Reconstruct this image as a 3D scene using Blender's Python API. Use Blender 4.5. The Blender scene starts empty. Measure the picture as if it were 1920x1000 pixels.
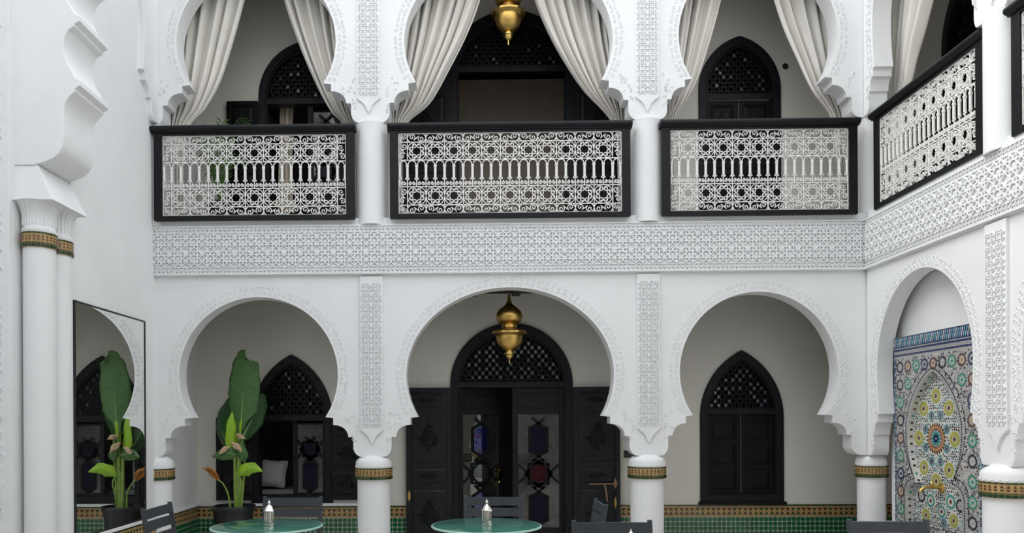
import bpy, bmesh, math, random
from mathutils import Vector, Matrix
from mathutils.geometry import tessellate_polygon
PI = math.pi
R = math.radians
random.seed(7)
SC = bpy.context.scene
COL = SC.collection

# ------------------------------------------------------------------ camera
F, PCX, PCY, YAW, ROLL, EYE = 1400.0, 871.0, 790.0, R(.97), R(.3), 1.45
cd = bpy.data.cameras.new('camera')
cam = bpy.data.objects.new('camera', cd)
COL.objects.link(cam)
cd.sensor_fit = 'HORIZONTAL'
cd.sensor_width = 36.0
cd.lens = 36.0 * F / 1920.0
cd.shift_x = (960 - PCX) / 1920.0
cd.shift_y = (PCY - 500) / 1920.0
cd.clip_start = .05
cam.matrix_world = (Matrix.Translation((0, 0, EYE)) @ Matrix.Rotation(YAW, 4, 'Z')
                    @ Matrix.Rotation(PI / 2, 4, 'X') @ Matrix.Rotation(-ROLL, 4, 'Z'))
SC.camera = cam

# ------------------------------------------------------------------ light: overcast sky over the open court, weak soft sun
w = bpy.data.worlds.new('sky')
SC.world = w
w.use_nodes = True
bg = w.node_tree.nodes['Background']
bg.inputs[0].default_value = (.93, .965, 1.0, 1)
bg.inputs[1].default_value = 2.75
sd = bpy.data.lights.new('sun', 'SUN')
sd.energy = 3.3
sd.angle = R(50)
sd.color = (1.0, .97, .93)
sun = bpy.data.objects.new('sun', sd)
COL.objects.link(sun)
sun.rotation_euler = Vector((.68, -.10, -.73)).to_track_quat('-Z', 'Y').to_euler()
vs = SC.view_settings
vs.view_transform = 'Standard'
vs.look = 'None'
vs.gamma = 1
vs.exposure = -.33
vs.use_curve_mapping = False


def ray(px, py):
    a, b = px - PCX, PCY - py
    c, s = math.cos(ROLL), math.sin(ROLL)
    a, b = a * c + b * s, -a * s + b * c
    return Vector((-math.sin(YAW) * F + math.cos(YAW) * a, math.cos(YAW) * F + math.sin(YAW) * a, b))


def at(px, py, Y):           # the point of the place at depth Y
    r = ray(px, py)
    t = Y / r.y
    return Vector((r.x * t, Y, EYE + r.z * t))


def atx(px, py, X):
    r = ray(px, py)
    t = X / r.x
    return Vector((X, r.y * t, EYE + r.z * t))


# ------------------------------------------------------------------ materials
MATS = {}


def mat(name, col, rough=.6, metal=0.0, spec=.5, var=.0, vscale=6.0, bump=0.0, bscale=40.0, trans=0.0, sheen=0.0, sub=0.0, stretch=None):
    m = bpy.data.materials.new(name)
    m.use_nodes = True
    nt = m.node_tree
    b = nt.nodes['Principled BSDF']
    b.inputs['Base Color'].default_value = (*col, 1)
    b.inputs['Roughness'].default_value = rough
    b.inputs['Metallic'].default_value = metal
    b.inputs['Specular IOR Level'].default_value = spec
    b.inputs['Transmission Weight'].default_value = trans
    if sheen:
        b.inputs['Sheen Weight'].default_value = sheen
    tc = nt.nodes.new('ShaderNodeTexCoord')
    mp = nt.nodes.new('ShaderNodeMapping')
    nt.links.new(tc.outputs['Object'], mp.inputs[0])
    if stretch:
        mp.inputs['Scale'].default_value = stretch
    if var:
        n = nt.nodes.new('ShaderNodeTexNoise')
        n.inputs['Scale'].default_value = vscale
        n.inputs['Detail'].default_value = 5
        nt.links.new(mp.outputs[0], n.inputs['Vector'])
        r = nt.nodes.new('ShaderNodeValToRGB')
        r.color_ramp.elements[0].position = .3
        r.color_ramp.elements[1].position = .7
        r.color_ramp.elements[0].color = (*[max(0, c * (1 - var)) for c in col], 1)
        r.color_ramp.elements[1].color = (*[min(1, c * (1 + var)) for c in col], 1)
        nt.links.new(n.outputs[0], r.inputs[0])
        nt.links.new(r.outputs[0], b.inputs['Base Color'])
    if bump:
        n = nt.nodes.new('ShaderNodeTexNoise')
        n.inputs['Scale'].default_value = bscale
        n.inputs['Detail'].default_value = 4
        nt.links.new(mp.outputs[0], n.inputs['Vector'])
        bp = nt.nodes.new('ShaderNodeBump')
        bp.inputs['Strength'].default_value = bump
        bp.inputs['Distance'].default_value = .01
        nt.links.new(n.outputs[0], bp.inputs['Height'])
        nt.links.new(bp.outputs[0], b.inputs['Normal'])
    MATS[name] = m
    return m


mat('plaster', (.80, .805, .81), .75, var=.025, vscale=2.5, bump=.12, bscale=60)
mat('plaster_back', (.74, .71, .645), .8, var=.03, vscale=2, bump=.1, bscale=50)
mat('stucco', (.79, .795, .80), .8, var=.03, vscale=9, bump=.08, bscale=120)
mat('wood', (.0065, .0072, .009), .45, spec=.25, var=.35, vscale=3, bump=.25, bscale=30, stretch=(8, 8, 1.2))
mat('wood_shutter', (.0115, .0125, .015), .42, spec=.3, var=.35, vscale=3, bump=.25, bscale=30, stretch=(8, 8, 1.2))
mat('wood_dark', (.004, .0045, .0055), .5, spec=.2, var=.3, vscale=5)
mat('wood_ceiling', (.02, .014, .01), .6, var=.4, vscale=4, stretch=(1, 8, 1))
mat('rail_paint', (.008, .009, .011), .40, spec=.2, var=.25, vscale=5, bump=.1)
mat('iron_white', (.80, .79, .765), .55, var=.05, vscale=30)
mat('iron_black', (.012, .012, .013), .4)
mat('chair_paint', (.035, .041, .049), .42, var=.15, vscale=12)
mat('chair_dark', (.016, .018, .021), .42, var=.15, vscale=12)
mat('brass', (.66, .43, .13), .33, 1.0, var=.18, vscale=9, bump=.05, bscale=60)
mat('brass_bright', (.72, .52, .16), .22, 1.0)
mat('copper', (.42, .25, .15), .45, .8)
mat('silver', (.82, .80, .74), .14, 1.0, var=.06, vscale=40)
mat('curtain', (.76, .73, .675), .9, var=.04, vscale=3, sheen=.2, bump=.06, bscale=180)
mat('linen', (.75, .66, .55), .9, var=.05)
mat('glass_green', (.055, .17, .135), .08, var=.25, vscale=7)
mat('glass_edge', (.36, .58, .50), .12)
mat('pane_dark', (.045, .042, .038), .06, spec=.9, var=.35, vscale=14)
mat('pane_lozenge', (.11, .125, .17), .08, spec=.8, var=.8, vscale=9)
mat('pane_blue', (.003, .0035, .014), .3, spec=.15)
mat('pane_red', (.032, .003, .005), .3, spec=.15, var=.5, vscale=25)
mat('room', (.42, .36, .30), .9, var=.08)
mat('cushion', (.42, .41, .42), .9)
mat('bench', (.22, .22, .23), .8)
mat('pot', (.010, .011, .013), .35)
mat('soil', (.03, .022, .016), .95, bump=.5)
mat('leaf_mid', (.055, .135, .032), .42, var=.25, vscale=14, stretch=(1, 1, 6))
mat('leaf_dark', (.014, .062, .012), .40, var=.25, vscale=10)
mat('leaf_bright', (.26, .46, .02), .45, var=.2, vscale=12)
mat('leaf_rib', (.30, .46, .10), .45)
mat('leaf_stem', (.22, .34, .06), .5, var=.2, vscale=14)
mat('leaf_dry', (.50, .36, .22), .8, var=.3, vscale=40)
mat('leaf_orange', (.42, .17, .025), .6, var=.6, vscale=30)
mat('palm', (.07, .16, .025), .5, var=.3, vscale=20)
mat('t_green', (.008, .115, .040), .12, spec=.6, var=.45, vscale=30)
mat('t_gold', (.42, .27, .11), .3, var=.25, vscale=30)
mat('t_brown', (.055, .020, .010), .25, var=.5, vscale=20)
mat('t_dgreen', (.010, .045, .016), .2, var=.4, vscale=20)
mat('grout', (.50, .50, .42), .8, var=.1, vscale=30)
mat('z_white', (.62, .62, .58), .25, var=.08, vscale=30)
mat('z_grey', (.36, .36, .36), .3, var=.12, vscale=30)
mat('z_black', (.012, .012, .016), .2)
mat('z_navy', (.018, .028, .11), .2, var=.3, vscale=30)
mat('z_teal', (.05, .27, .25), .2, var=.25, vscale=30)
mat('z_green', (.05, .34, .20), .2, var=.2, vscale=30)
mat('z_maroon', (.15, .045, .035), .25, var=.3, vscale=30)
mat('z_yellow', (.40, .40, .09), .25, var=.2, vscale=30)
mat('z_orange', (.48, .21, .07), .25, var=.2, vscale=30)
mat('z_sky', (.22, .42, .48), .25, var=.2, vscale=30)
mat('switch_black', (.03, .033, .035), .4)
mat('switch_grey', (.20, .22, .23), .4)
mat('hole', (.02, .018, .016), .9)


def mirror_mat(name, fac, dark, rough=.015):
    m = bpy.data.materials.new(name)
    m.use_nodes = True
    nt = m.node_tree
    nt.nodes.remove(nt.nodes['Principled BSDF'])
    g = nt.nodes.new('ShaderNodeBsdfGlossy')
    g.inputs['Color'].default_value = (.9, .92, .9, 1)
    g.inputs['Roughness'].default_value = rough
    d = nt.nodes.new('ShaderNodeBsdfDiffuse')
    d.inputs['Color'].default_value = (*dark, 1)
    x = nt.nodes.new('ShaderNodeMixShader')
    x.inputs[0].default_value = fac
    nt.links.new(d.outputs[0], x.inputs[1])
    nt.links.new(g.outputs[0], x.inputs[2])
    nt.links.new(x.outputs[0], nt.nodes['Material Output'].inputs[0])
    MATS[name] = m


mirror_mat('mirror_glass', .96, (.1, .12, .11), .002)
mirror_mat('door_glass', .30, (.030, .028, .026), .01)
mirror_mat('door_glass_blue', .25, (.008, .008, .05), .01)
MATS['door_glass_blue'].node_tree.nodes['Glossy BSDF'].inputs[0].default_value = (.45, .45, .95, 1)


def floor_mat():
    m = mat('floor_tiles', (.4, .37, .33), .35)
    nt = m.node_tree
    b = nt.nodes['Principled BSDF']
    tc = nt.nodes.new('ShaderNodeTexCoord')
    br = nt.nodes.new('ShaderNodeTexBrick')
    br.offset = 0
    br.inputs['Scale'].default_value = 1
    br.inputs['Brick Width'].default_value = .3
    br.inputs['Row Height'].default_value = .3
    br.inputs['Mortar Size'].default_value = .004
    br.inputs['Color1'].default_value = (.66, .64, .60, 1)
    br.inputs['Color2'].default_value = (.62, .60, .56, 1)
    br.inputs['Mortar'].default_value = (.25, .24, .22, 1)
    nt.links.new(tc.outputs['Object'], br.inputs[0])
    nt.links.new(br.outputs[0], b.inputs['Base Color'])


floor_mat()


# ------------------------------------------------------------------ mesh collector
class MB:
    def __init__(s):
        s.v, s.f, s.m = [], [], []

    def add(s, vs, fs, mi=0, M=None):
        o = len(s.v)
        s.v += [tuple(M @ Vector(p)) for p in vs] if M is not None else [tuple(p) for p in vs]
        s.f += [tuple(i + o for i in f) for f in fs]
        s.m += [mi] * len(fs)
        return s

    def box(s, x0, x1, y0, y1, z0, z1, mi=0, M=None):
        vs = [(x0, y0, z0), (x1, y0, z0), (x1, y1, z0), (x0, y1, z0), (x0, y0, z1), (x1, y0, z1), (x1, y1, z1), (x0, y1, z1)]
        return s.add(vs, [(0, 3, 2, 1), (4, 5, 6, 7), (0, 1, 5, 4), (1, 2, 6, 5), (2, 3, 7, 6), (3, 0, 4, 7)], mi, M)

    def prism(s, poly, y0, y1, mi=0, M=None):          # poly in x,z
        n = len(poly)
        vs = [(p[0], y0, p[1]) for p in poly] + [(p[0], y1, p[1]) for p in poly]
        fs = [tuple(range(n)), tuple(range(2 * n - 1, n - 1, -1))]
        fs += [((i + 1) % n, i, i + n, (i + 1) % n + n) for i in range(n)]
        return s.add(vs, fs, mi, M)

    def holed(s, outer, holes, y0, y1, mi=0):
        loops = [outer] + holes
        pts = [p for l in loops for p in l]
        tri = tessellate_polygon([[Vector((p[0], p[1], 0)) for p in l] for l in loops])
        n = len(pts)
        vs = [(p[0], y0, p[1]) for p in pts] + [(p[0], y1, p[1]) for p in pts]
        fs = [tuple(t) for t in tri] + [tuple(i + n for i in reversed(t)) for t in tri]
        o = 0
        for l in loops:
            k = len(l)
            fs += [(o + i, o + (i + 1) % k, o + (i + 1) % k + n, o + i + n) for i in range(k)]
            o += k
        return s.add(vs, fs, mi)

    def bar(s, p, q, wd, y0, y1, mi=0, ext=0.0):         # flat strap from p to q in x,z
        p, q = Vector(p), Vector(q)
        d = (q - p).normalized()
        n = Vector((-d.y, d.x)) * wd / 2
        p, q = p - d * ext, q + d * ext
        return s.prism([p - n, q - n, q + n, p + n], y0, y1, mi)

    def tube(s, path, r, n=8, mi=0, closed=False, flat=1.0, cap=True):
        P = [Vector(p) for p in path]
        rs = r if isinstance(r, (list, tuple)) else [r] * len(P)
        k = len(P)
        vs, fs = [], []
        up = None
        for i in range(k):
            a = P[(i - 1) % k] if (closed or i > 0) else P[i]
            b = P[(i + 1) % k] if (closed or i < k - 1) else P[i]
            t = (b - a)
            t = t.normalized() if t.length > 1e-9 else Vector((0, 0, 1))
            if up is None:
                up = Vector((0, 1, 0)) if abs(t.y) < .9 else Vector((1, 0, 0))
            u = up - t * up.dot(t)
            u = u.normalized() if u.length > 1e-6 else t.orthogonal().normalized()
            up = u
            v = t.cross(u)
            for j in range(n):
                an = 2 * PI * (j + .5) / n
                vs.append(P[i] + u * math.cos(an) * rs[i] * flat + v * math.sin(an) * rs[i])
        for i in range(k if closed else k - 1):
            i2 = (i + 1) % k
            for j in range(n):
                j2 = (j + 1) % n
                fs.append((i * n + j, i * n + j2, i2 * n + j2, i2 * n + j))
        if cap and not closed:
            fs.append(tuple(range(n - 1, -1, -1)))
            fs.append(tuple((k - 1) * n + j for j in range(n)))
        return s.add(vs, fs, mi)

    def lathe(s, prof, n=32, c=(0, 0, 0), mi=0, cap=True):
        vs, fs = [], []
        for r, z in prof:
            for j in range(n):
                a = 2 * PI * j / n
                vs.append((c[0] + r * math.cos(a), c[1] + r * math.sin(a), c[2] + z))
        for i in range(len(prof) - 1):
            for j in range(n):
                j2 = (j + 1) % n
                fs.append((i * n + j, i * n + j2, (i + 1) * n + j2, (i + 1) * n + j))
        if cap:
            fs.append(tuple(range(n - 1, -1, -1)))
            fs.append(tuple((len(prof) - 1) * n + j for j in range(n)))
        return s.add(vs, fs, mi)

    def mesh(s, name, mats, smooth=None, fix=True):
        me = bpy.data.meshes.new(name)
        me.from_pydata(s.v, [], s.f)
        mats = mats if isinstance(mats, (list, tuple)) else [mats]
        for m in mats:
            me.materials.append(MATS[m])
        if len(mats) > 1:
            me.polygons.foreach_set('material_index', s.m)
        if fix:
            bm = bmesh.new()
            bm.from_mesh(me)
            bmesh.ops.recalc_face_normals(bm, faces=bm.faces)
            bm.to_mesh(me)
            bm.free()
        if smooth:
            me.polygons.foreach_set('use_smooth', [True] * len(me.polygons))
            me.set_sharp_from_angle(angle=R(smooth))
        me.update()
        return me

    def build(s, name, mats, parent=None, smooth=None, bevel=0, fix=True):
        return inst(name, s.mesh(name, mats, smooth, fix), parent, bevel=bevel)


def inst(name, me, parent=None, loc=(0, 0, 0), rot=(0, 0, 0), sc=(1, 1, 1), bevel=0):
    o = bpy.data.objects.new(name, me)
    COL.objects.link(o)
    o.parent = parent
    o.location, o.rotation_euler, o.scale = loc, rot, sc
    if bevel:
        b = o.modifiers.new('edge', 'BEVEL')
        b.width = bevel
        b.segments = 2
        b.limit_method = 'ANGLE'
        b.angle_limit = R(50)
    return o


def tag(o, label=None, cat=None, group=None, kind=None):
    for k, v in (('label', label), ('category', cat), ('group', group), ('kind', kind)):
        if v:
            o[k] = v
    return o


def thing(name, label, cat, loc=(0, 0, 0), rz=0, group=None, kind=None):
    o = bpy.data.objects.new(name, None)
    COL.objects.link(o)
    o.empty_display_size = .1
    o.location = loc
    o.rotation_euler = (0, 0, rz)
    return tag(o, label, cat, group, kind)


def copy_tree(o, parent=None):
    c = o.copy()
    COL.objects.link(c)
    c.parent = parent
    for ch in list(o.children):
        copy_tree(ch, c)
    return c


# outlines -----------------------------------------------------------
def arch_pts(cx, hw, zb, zs, za, n=14):
    h = max(za - zs, hw)
    zs = za - h
    Rr = (hw * hw + h * h) / (2 * hw)
    a1 = math.asin(min(1, h / Rr))
    right = [(cx + hw - Rr + Rr * math.cos(a1 * i / n), zs + Rr * math.sin(a1 * i / n)) for i in range(n + 1)]
    left = [(2 * cx - x, z) for x, z in right]
    return [(cx - hw, zb)] + left + right[-2::-1] + [(cx + hw, zb)]


def inside(pt, poly):
    x, y = pt
    c = False
    j = len(poly) - 1
    for i in range(len(poly)):
        xi, yi = poly[i]
        xj, yj = poly[j]
        if (yi > y) != (yj > y) and x < (xj - xi) * (y - yi) / (yj - yi) + xi:
            c = not c
        j = i
    return c


def near_edge(pt, poly, d):
    p = Vector(pt)
    for i in range(len(poly)):
        a, b = Vector(poly[i]), Vector(poly[(i + 1) % len(poly)])
        ab = b - a
        L = ab.length_squared
        t = 0 if L == 0 else max(0, min(1, (p - a).dot(ab) / L))
        if (p - a - ab * t).length < d:
            return True
    return False


CORBEL = [(0, 0), (.28, .010), (.28, .081), (.42, .084)] + \
    [(.38 + .44 * math.sin(a), .205 - .119 * math.cos(a)) for a in [R(20 + 10 * i) for i in range(8)]] + \
    [(1.0, .207), (1.0, .325), (1.03, .352), (1.09, .378), (1.18, .398), (1.30, .409), (1.42, .411)]
TIPZ, BLOCKZ = 1.497, 1.086


def arch_curve(cx, rx, ry, zc, tiph, tipz, n=44):
    """left tip over the crown to the right tip"""
    k = math.sqrt(max(1e-6, 1 - (tiph / rx) ** 2))
    ryl = (zc - tipz) / k
    a0 = -math.asin((zc - tipz) / ryl)
    out = []
    for i in range(n + 1):
        a = (PI - a0) + (2 * a0 - PI) * i / n
        z = math.sin(a)
        out.append((cx + rx * math.cos(a), zc + (ry if z > 0 else ryl) * z))
    return out


def arcade(x0, x1, ztop, arches, dz=0.0):
    o = [(x0, ztop), (x0, BLOCKZ + dz)]
    for cx, rx, ry, zc, th, wl, wr in arches:
        o += [(cx - th - c[0] * wl, TIPZ + dz - c[1]) for c in reversed(CORBEL)]
        o += arch_curve(cx, rx, ry, zc + dz, th, TIPZ + dz)[1:-1]
        o += [(cx + th + c[0] * wr, TIPZ + dz - c[1]) for c in CORBEL]
    o += [(x1, BLOCKZ + dz), (x1, ztop)]
    return o


# shallow carved stucco: ridged spirals -----------------------------------------
def swirl(mb, x, z, r, y, h, a0=0.0, turns=1.15, n=9, hand=1):
    vs, fs = [], []
    for i in range(n + 1):
        t = i / n
        a = a0 + hand * turns * 2 * PI * t
        rr = r * (1 - .72 * t)
        wd = r * .20 * (1 - .4 * t)
        for q, yy in ((rr + wd, 0), (rr, -h), (rr - wd, 0)):
            vs.append((x + q * math.cos(a), y + yy, z + q * math.sin(a)))
    for i in range(n):
        for j in range(2):
            fs.append((i * 3 + j, i * 3 + j + 1, i * 3 + 4 + j, i * 3 + 3 + j))
    mb.add(vs, fs)


def swirl_field(mb, poly, step, r, y, h, rnd, margin=None):
    xs, zs = [p[0] for p in poly], [p[1] for p in poly]
    z, row = min(zs), 0
    while z < max(zs):
        x = min(xs) + (step / 2 if row % 2 else 0)
        while x < max(xs):
            p = (x + rnd.uniform(-.2, .2) * step, z + rnd.uniform(-.2, .2) * step)
            if inside(p, poly) and not near_edge(p, poly, margin if margin else r * 1.1):
                swirl(mb, p[0], p[1], r * rnd.uniform(.75, 1.1), y, h, rnd.uniform(0, 6.3), hand=rnd.choice((-1, 1)))
            x += step
        z += step * .87
        row += 1

# ================================================================== THE SETTING
XL, XR, YF, YB, TOP = -3.29, 3.90, 7.57, 8.70, 7.2
UP = 3.40                                  # lower arcade to upper arcade
A_FRONT = [(-2.235, .815, .80, 1.93, .685, .275, .285),
           (.335, 1.056, .895, 1.915, .94, .27, .27),
           (2.85, .795, .81, 1.935, .665, .25, .265)]
A_RIGHT = [(.87, .71, .85, 1.93, .67, .11, .12), (2.83, .71, .85, 1.93, .67, .12, .12)]
PIERS = (-1.07, 1.738)
rnd = random.Random(3)

fl = MB().box(-4.6, 5.3, -2.2, 11, -.1, 0).build('floor', 'floor_tiles')
tag(fl, 'pale tiled courtyard floor', 'floor', kind='structure')


def carved_ring(arches, y, dz, parent, face_parent_mat='stucco'):
    mb = MB()
    for cx, rx, ry, zc, th, wl, wr in arches:
        for off, r, st in ((.040, .020, .052), (.088, .022, .055)):
            pts = arch_curve(cx, rx + off, ry + off, zc + dz, th + off, TIPZ + dz, 150)
            acc = 0
            for a, b in zip(pts, pts[1:]):
                acc += math.dist(a, b)
                if acc > st:
                    acc -= st
                    swirl(mb, a[0], a[1], r, y, .005, rnd.uniform(0, 6.3), hand=rnd.choice((-1, 1)))
        for sgn, wd in ((-1, wl), (1, wr)):                # scrolls on the stepped bracket
            x0 = cx + sgn * (th + wd * 1.0)
            for k in range(14):
                x = x0 + sgn * rnd.uniform(-.02 - wd * .3, .045)
                z = TIPZ + dz + rnd.uniform(-.30, .06)
                if sgn * (x - x0) < -.02 and z < TIPZ + dz - .13:
                    continue
                swirl(mb, x, z, rnd.uniform(.012, .022), y, .005, rnd.uniform(0, 6.3), hand=rnd.choice((-1, 1)))
    o = mb.build('carved_scrollwork', face_parent_mat, parent, fix=False)
    o['kind'] = 'stuff'
    return o


# front arcades
wf = MB().prism(arcade(XL - .02, XR + .2, 2.96, A_FRONT), 7.60, 7.79).build('wall_front_lower', 'plaster', smooth=30, bevel=.006)
tag(wf, 'white lower arcade wall with three horseshoe arches', 'wall', kind='structure')
carved_ring(A_FRONT, 7.60, 0, wf)
wu = MB().prism(arcade(XL - .02, XR + .2, TOP, A_FRONT, UP), 7.575, 7.775).build('wall_front_upper', 'plaster', smooth=30, bevel=.006)
tag(wu, 'white upper arcade wall with three curtained horseshoe arches', 'wall', kind='structure')
carved_ring(A_FRONT, 7.575, UP, wu)

# right arcades: local x runs towards the viewer from the corner, local y into the wall
RM = (XR, YF, 0)
wr_ = MB().prism(arcade(-.02, 9.6, 2.96, A_RIGHT), .03, .19)
wr_.box(3.62, 9.6, .03, .19, 0, 1.09)
wr = wr_.build('wall_right_lower', 'plaster', smooth=30, bevel=.006)
wr.location, wr.rotation_euler = RM, (0, 0, -PI / 2)
tag(wr, 'white side arcade wall around the mosaic fountain', 'wall', kind='structure')
carved_ring(A_RIGHT, .03, 0, wr)
wru_ = MB().prism(arcade(.0, 9.6, TOP, A_RIGHT, UP), .0, .19)
wru_.box(3.62, 9.6, 0, .19, 3.4, 4.5)
wru = wru_.build('wall_right_upper', 'plaster', smooth=30, bevel=.006)
wru.location, wru.rotation_euler = RM, (0, 0, -PI / 2)
tag(wru, 'white upper side arcade wall above the fountain', 'wall', kind='structure')
carved_ring(A_RIGHT, 0, UP, wru)

# left wall with its blind arch bracket, near pier, far end of the court behind the viewer
wl_ = MB().box(-3.5, XL, 6.0, 8.95, 0, TOP)
wl = wl_.build('wall_left', 'plaster')
tag(wl, 'plain white side wall carrying the tall mirror', 'wall', kind='structure')
br = [(7.575, 6.4), (7.575, 4.5), (7.5, 4.49)] + [(7.22 + c[0] * .2, 4.9 - c[1]) for c in reversed(CORBEL[:-1])] + \
     [(7.25, 5.05), (7.27, 5.3), (7.25, 5.5), (7.18, 5.75), (7.05, 5.95), (6.85, 6.1), (6.6, 6.15), (6.6, 6.4)]
b_ = MB().prism([(p[0], p[1]) for p in br], -.05, .02).build('bracket_relief', 'plaster', wl, smooth=30, bevel=.005)
b_.location, b_.rotation_euler = (XL, 0, 0), (0, 0, PI / 2)
wn = MB().box(-4.6, -4.4, -2.2, 6, 0, TOP).box(-4.6, 4.3, -2.4, -2.2, 0, TOP).build('wall_near', 'plaster')
wn2 = MB().box(-4.4, XR, .35, .55, 2.9, TOP).box(-4.4, XR, -2.2, .35, 3.1, 3.3).build('wall_sky_blocker', 'plaster')  # unseen upper wall and slab, added to cut sky light on the front
tag(wn2, 'unseen white wall and slab added to cut frontal sky light', 'wall', kind='structure')
tag(wn, 'plain white wall closing the near end of the court', 'wall', kind='structure')

# frieze ---------------------------------------------------------------
def star_cell():
    mb = MB()
    wd, a = .062, .2071
    d = .293
    for k in (-a, a):
        mb.bar((k, -.5), (k, .5), wd, -.012, .004).bar((-.5, k), (.5, k), wd, -.0118, .004)
    for sg in (1, -1):
        for k in (-d, d):
            # x + sg*z = k clipped to the cell
            P = [(x, (k - x) * sg) for x in (max(-.5, k - .5), min(.5, k + .5))]
            mb.bar(P[0], P[1], wd, -.0115, .004)
        q = .5
        for sx in (1, -1):
            mb.bar((sx * .5, sg * .207), (sx * .207, sg * .5), wd, -.0112, .004)
    oc = [(.10 * math.cos(PI / 8 + i * PI / 4), .10 * math.sin(PI / 8 + i * PI / 4)) for i in range(8)]
    mb.prism(oc, -.006, .004)
    return mb.mesh('carved_star', 'stucco')


STAR = star_cell()


def frieze(name, L, loc, rz, label):
    o = MB().box(0, L, 0, .22, 2.945, 3.458).build(name, 'stucco')
    o.location, o.rotation_euler = loc, (0, 0, rz)
    tag(o, label, 'frieze', kind='structure')
    mb = MB()
    for z0, z1 in ((2.953, 2.968), (3.024, 3.034), (3.374, 3.386), (3.437, 3.45)):
        mb.box(0, L, -.012, .002, z0, z1)
    x = 0
    while x < L:
        for z0, z1 in ((2.97, 3.022), (3.388, 3.436)):
            zm, hh = (z0 + z1) / 2, (z1 - z0) / 2
            mb.bar((x, z0), (x + .045, z1), .011, -.009, .002)
            mb.bar((x, zm), (x + .024, z0), .010, -.009, .002)
        x += .045
    mb.build('border_moulding', 'stucco', o)['kind'] = 'stuff'
    n = round(L / .168)
    p = L / n
    for j in range(2):
        for i in range(n):
            inst('carved_star', STAR, o, ((i + .5) * p, 0, 3.036 + .084 + .168 * j), sc=(p, 1.5, .168))
    return o


frieze('trim_1', XR - XL, (XL, YF - .005, 0), 0, 'white carved star-pattern stucco frieze below the three balconies')
frieze('trim_2', 5.2, (XR, YF - .005, 0), -PI / 2, 'white carved stucco frieze running along the fountain wall')


def pilaster(name, x, y, zb, zt, parent_m, label, wd=.118):
    half = [(-wd, zb), (-.80 * wd, zb - .020), (-.55 * wd, zb - .040), (-.32 * wd, zb - .072), (-.16 * wd, zb - .115)]
    poly = [(-wd, zt)] + half + [(0, zb - .15)] + [(-a, b) for a, b in reversed(half)] + [(wd, zt)]
    o = MB().prism(poly, 0, .045).build(name, 'stucco', bevel=.004)
    if parent_m:
        o.location, o.rotation_euler = (XR + y, YF - x, 0), (0, 0, -PI / 2)
    else:
        o.location = (x, y, 0)
    tag(o, label, 'pilaster', kind='structure')
    p = .105
    n = int((zt - zb - .02) / p)
    for j in range(n):
        for i in (-.5, .5):
            inst('carved_star', STAR, o, (i * p, 0, zb + .03 + (j + .5) * p), sc=(p, .7, p))
    return o


pilaster('trim_3', PIERS[0], 7.575, 1.365, 2.93, 0, 'carved stucco pilaster between the plant arch and the door arch')
pilaster('trim_4', PIERS[1], 7.575, 1.365, 2.93, 0, 'carved stucco pilaster between the door arch and the closed-window arch')
pilaster('trim_5', PIERS[0] - .015, 7.552, 4.73, 6.1, 0, 'carved stucco pilaster over the column between the palm balcony and middle balcony')
pilaster('trim_6', PIERS[1] - .005, 7.552, 4.71, 6.1, 0, 'carved stucco pilaster between the middle balcony and the pointed-window balcony')
pilaster('trim_7', 1.88, .005, 1.365, 2.93, 1, 'carved stucco pilaster beside the mosaic fountain')
pilaster('trim_8', 1.88, -.02, 4.71, 6.1, 1, 'carved stucco pilaster between the two side balconies')


# columns ------------------------------------------------------------------
def tile_band(mb, r, z0, z1, n):
    h = z1 - z0
    mb.lathe([(r * .96, z0 - .004), (r, z0 + .12 * h), (r * .985, z1)], 48, mi=0)

    def piece(a0, a1, za, zb, mi, tri=0):
        rr = r + .003
        P = lambda a, z: (rr * math.cos(a), rr * math.sin(a), z)
        am = (a0 + a1) / 2
        if tri == 0:
            mb.add([P(a0, za), P(a1, za), P(a1, zb), P(a0, zb)], [(0, 1, 2, 3)], mi)
        else:
            zl, zt = (za, zb) if tri > 0 else (zb, za)
            mb.add([P(a0, zl), P(a1, zl), P(am, zt)], [(0, 1, 2)], mi)
    st = 2 * PI / n
    for i in range(n):
        a = i * st
        piece(a + st * .05, a + st * .95, z0, z0 + .20 * h, 2)
        piece(a + st * .05, a + st * .95, z0 + .24 * h, z0 + .30 * h, 2)
        piece(a + st * .05, a + st * .95, z1 - .10 * h, z1, 2)
        piece(a + st * .2, a + st * .8, z0 + .40 * h, z0 + .54 * h, 1, -1)
        piece(a + st * .2, a + st * .8, z0 + .64 * h, z0 + .80 * h, 1, 1)


def column(x, y, r, label, upper=False):
    t = thing('column', label, 'column', (x, y, 3.455 if upper else 0), 0, 'white arcade columns', 'structure')
    if upper:
        MB().lathe([(r, 0), (r, .98), (r * 1.04, 1.035)], 36).build('shaft', 'plaster', t, smooth=40)
        return t
    MB().lathe([(r * .985, 0), (r * .985, .86)], 40).build('shaft', 'plaster', t, smooth=40)
    mb = MB()
    tile_band(mb, r * 1.13, .862, .976, 30)
    mb.build('tile_band', ['t_gold', 't_brown', 't_dgreen'], t, smooth=50, fix=False)['kind'] = 'stuff'
    k = r / .17
    cap = MB().lathe([(r * 1.09, .974), (r * 1.10, 1.0), (r * 1.085, 1.012), (r * 1.08, 1.03), (r * 1.03, 1.052),
                      (r * .9, 1.074), (r * .72, 1.088), (r * .6, 1.10)], 40)
    n = 44
    for i in range(n):
        a, b = 2 * PI * i / n, 2 * PI * (i + 1) / n
        q = r * 1.098
        cap.tube([(q * math.cos(a), q * math.sin(a), .984 + .012 * (i % 2)), (q * math.cos(b), q * math.sin(b), .984 + .012 * ((i + 1) % 2))], .003, 4, cap=False)
    cap.build('capital', 'plaster', t, smooth=50)
    return t


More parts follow.
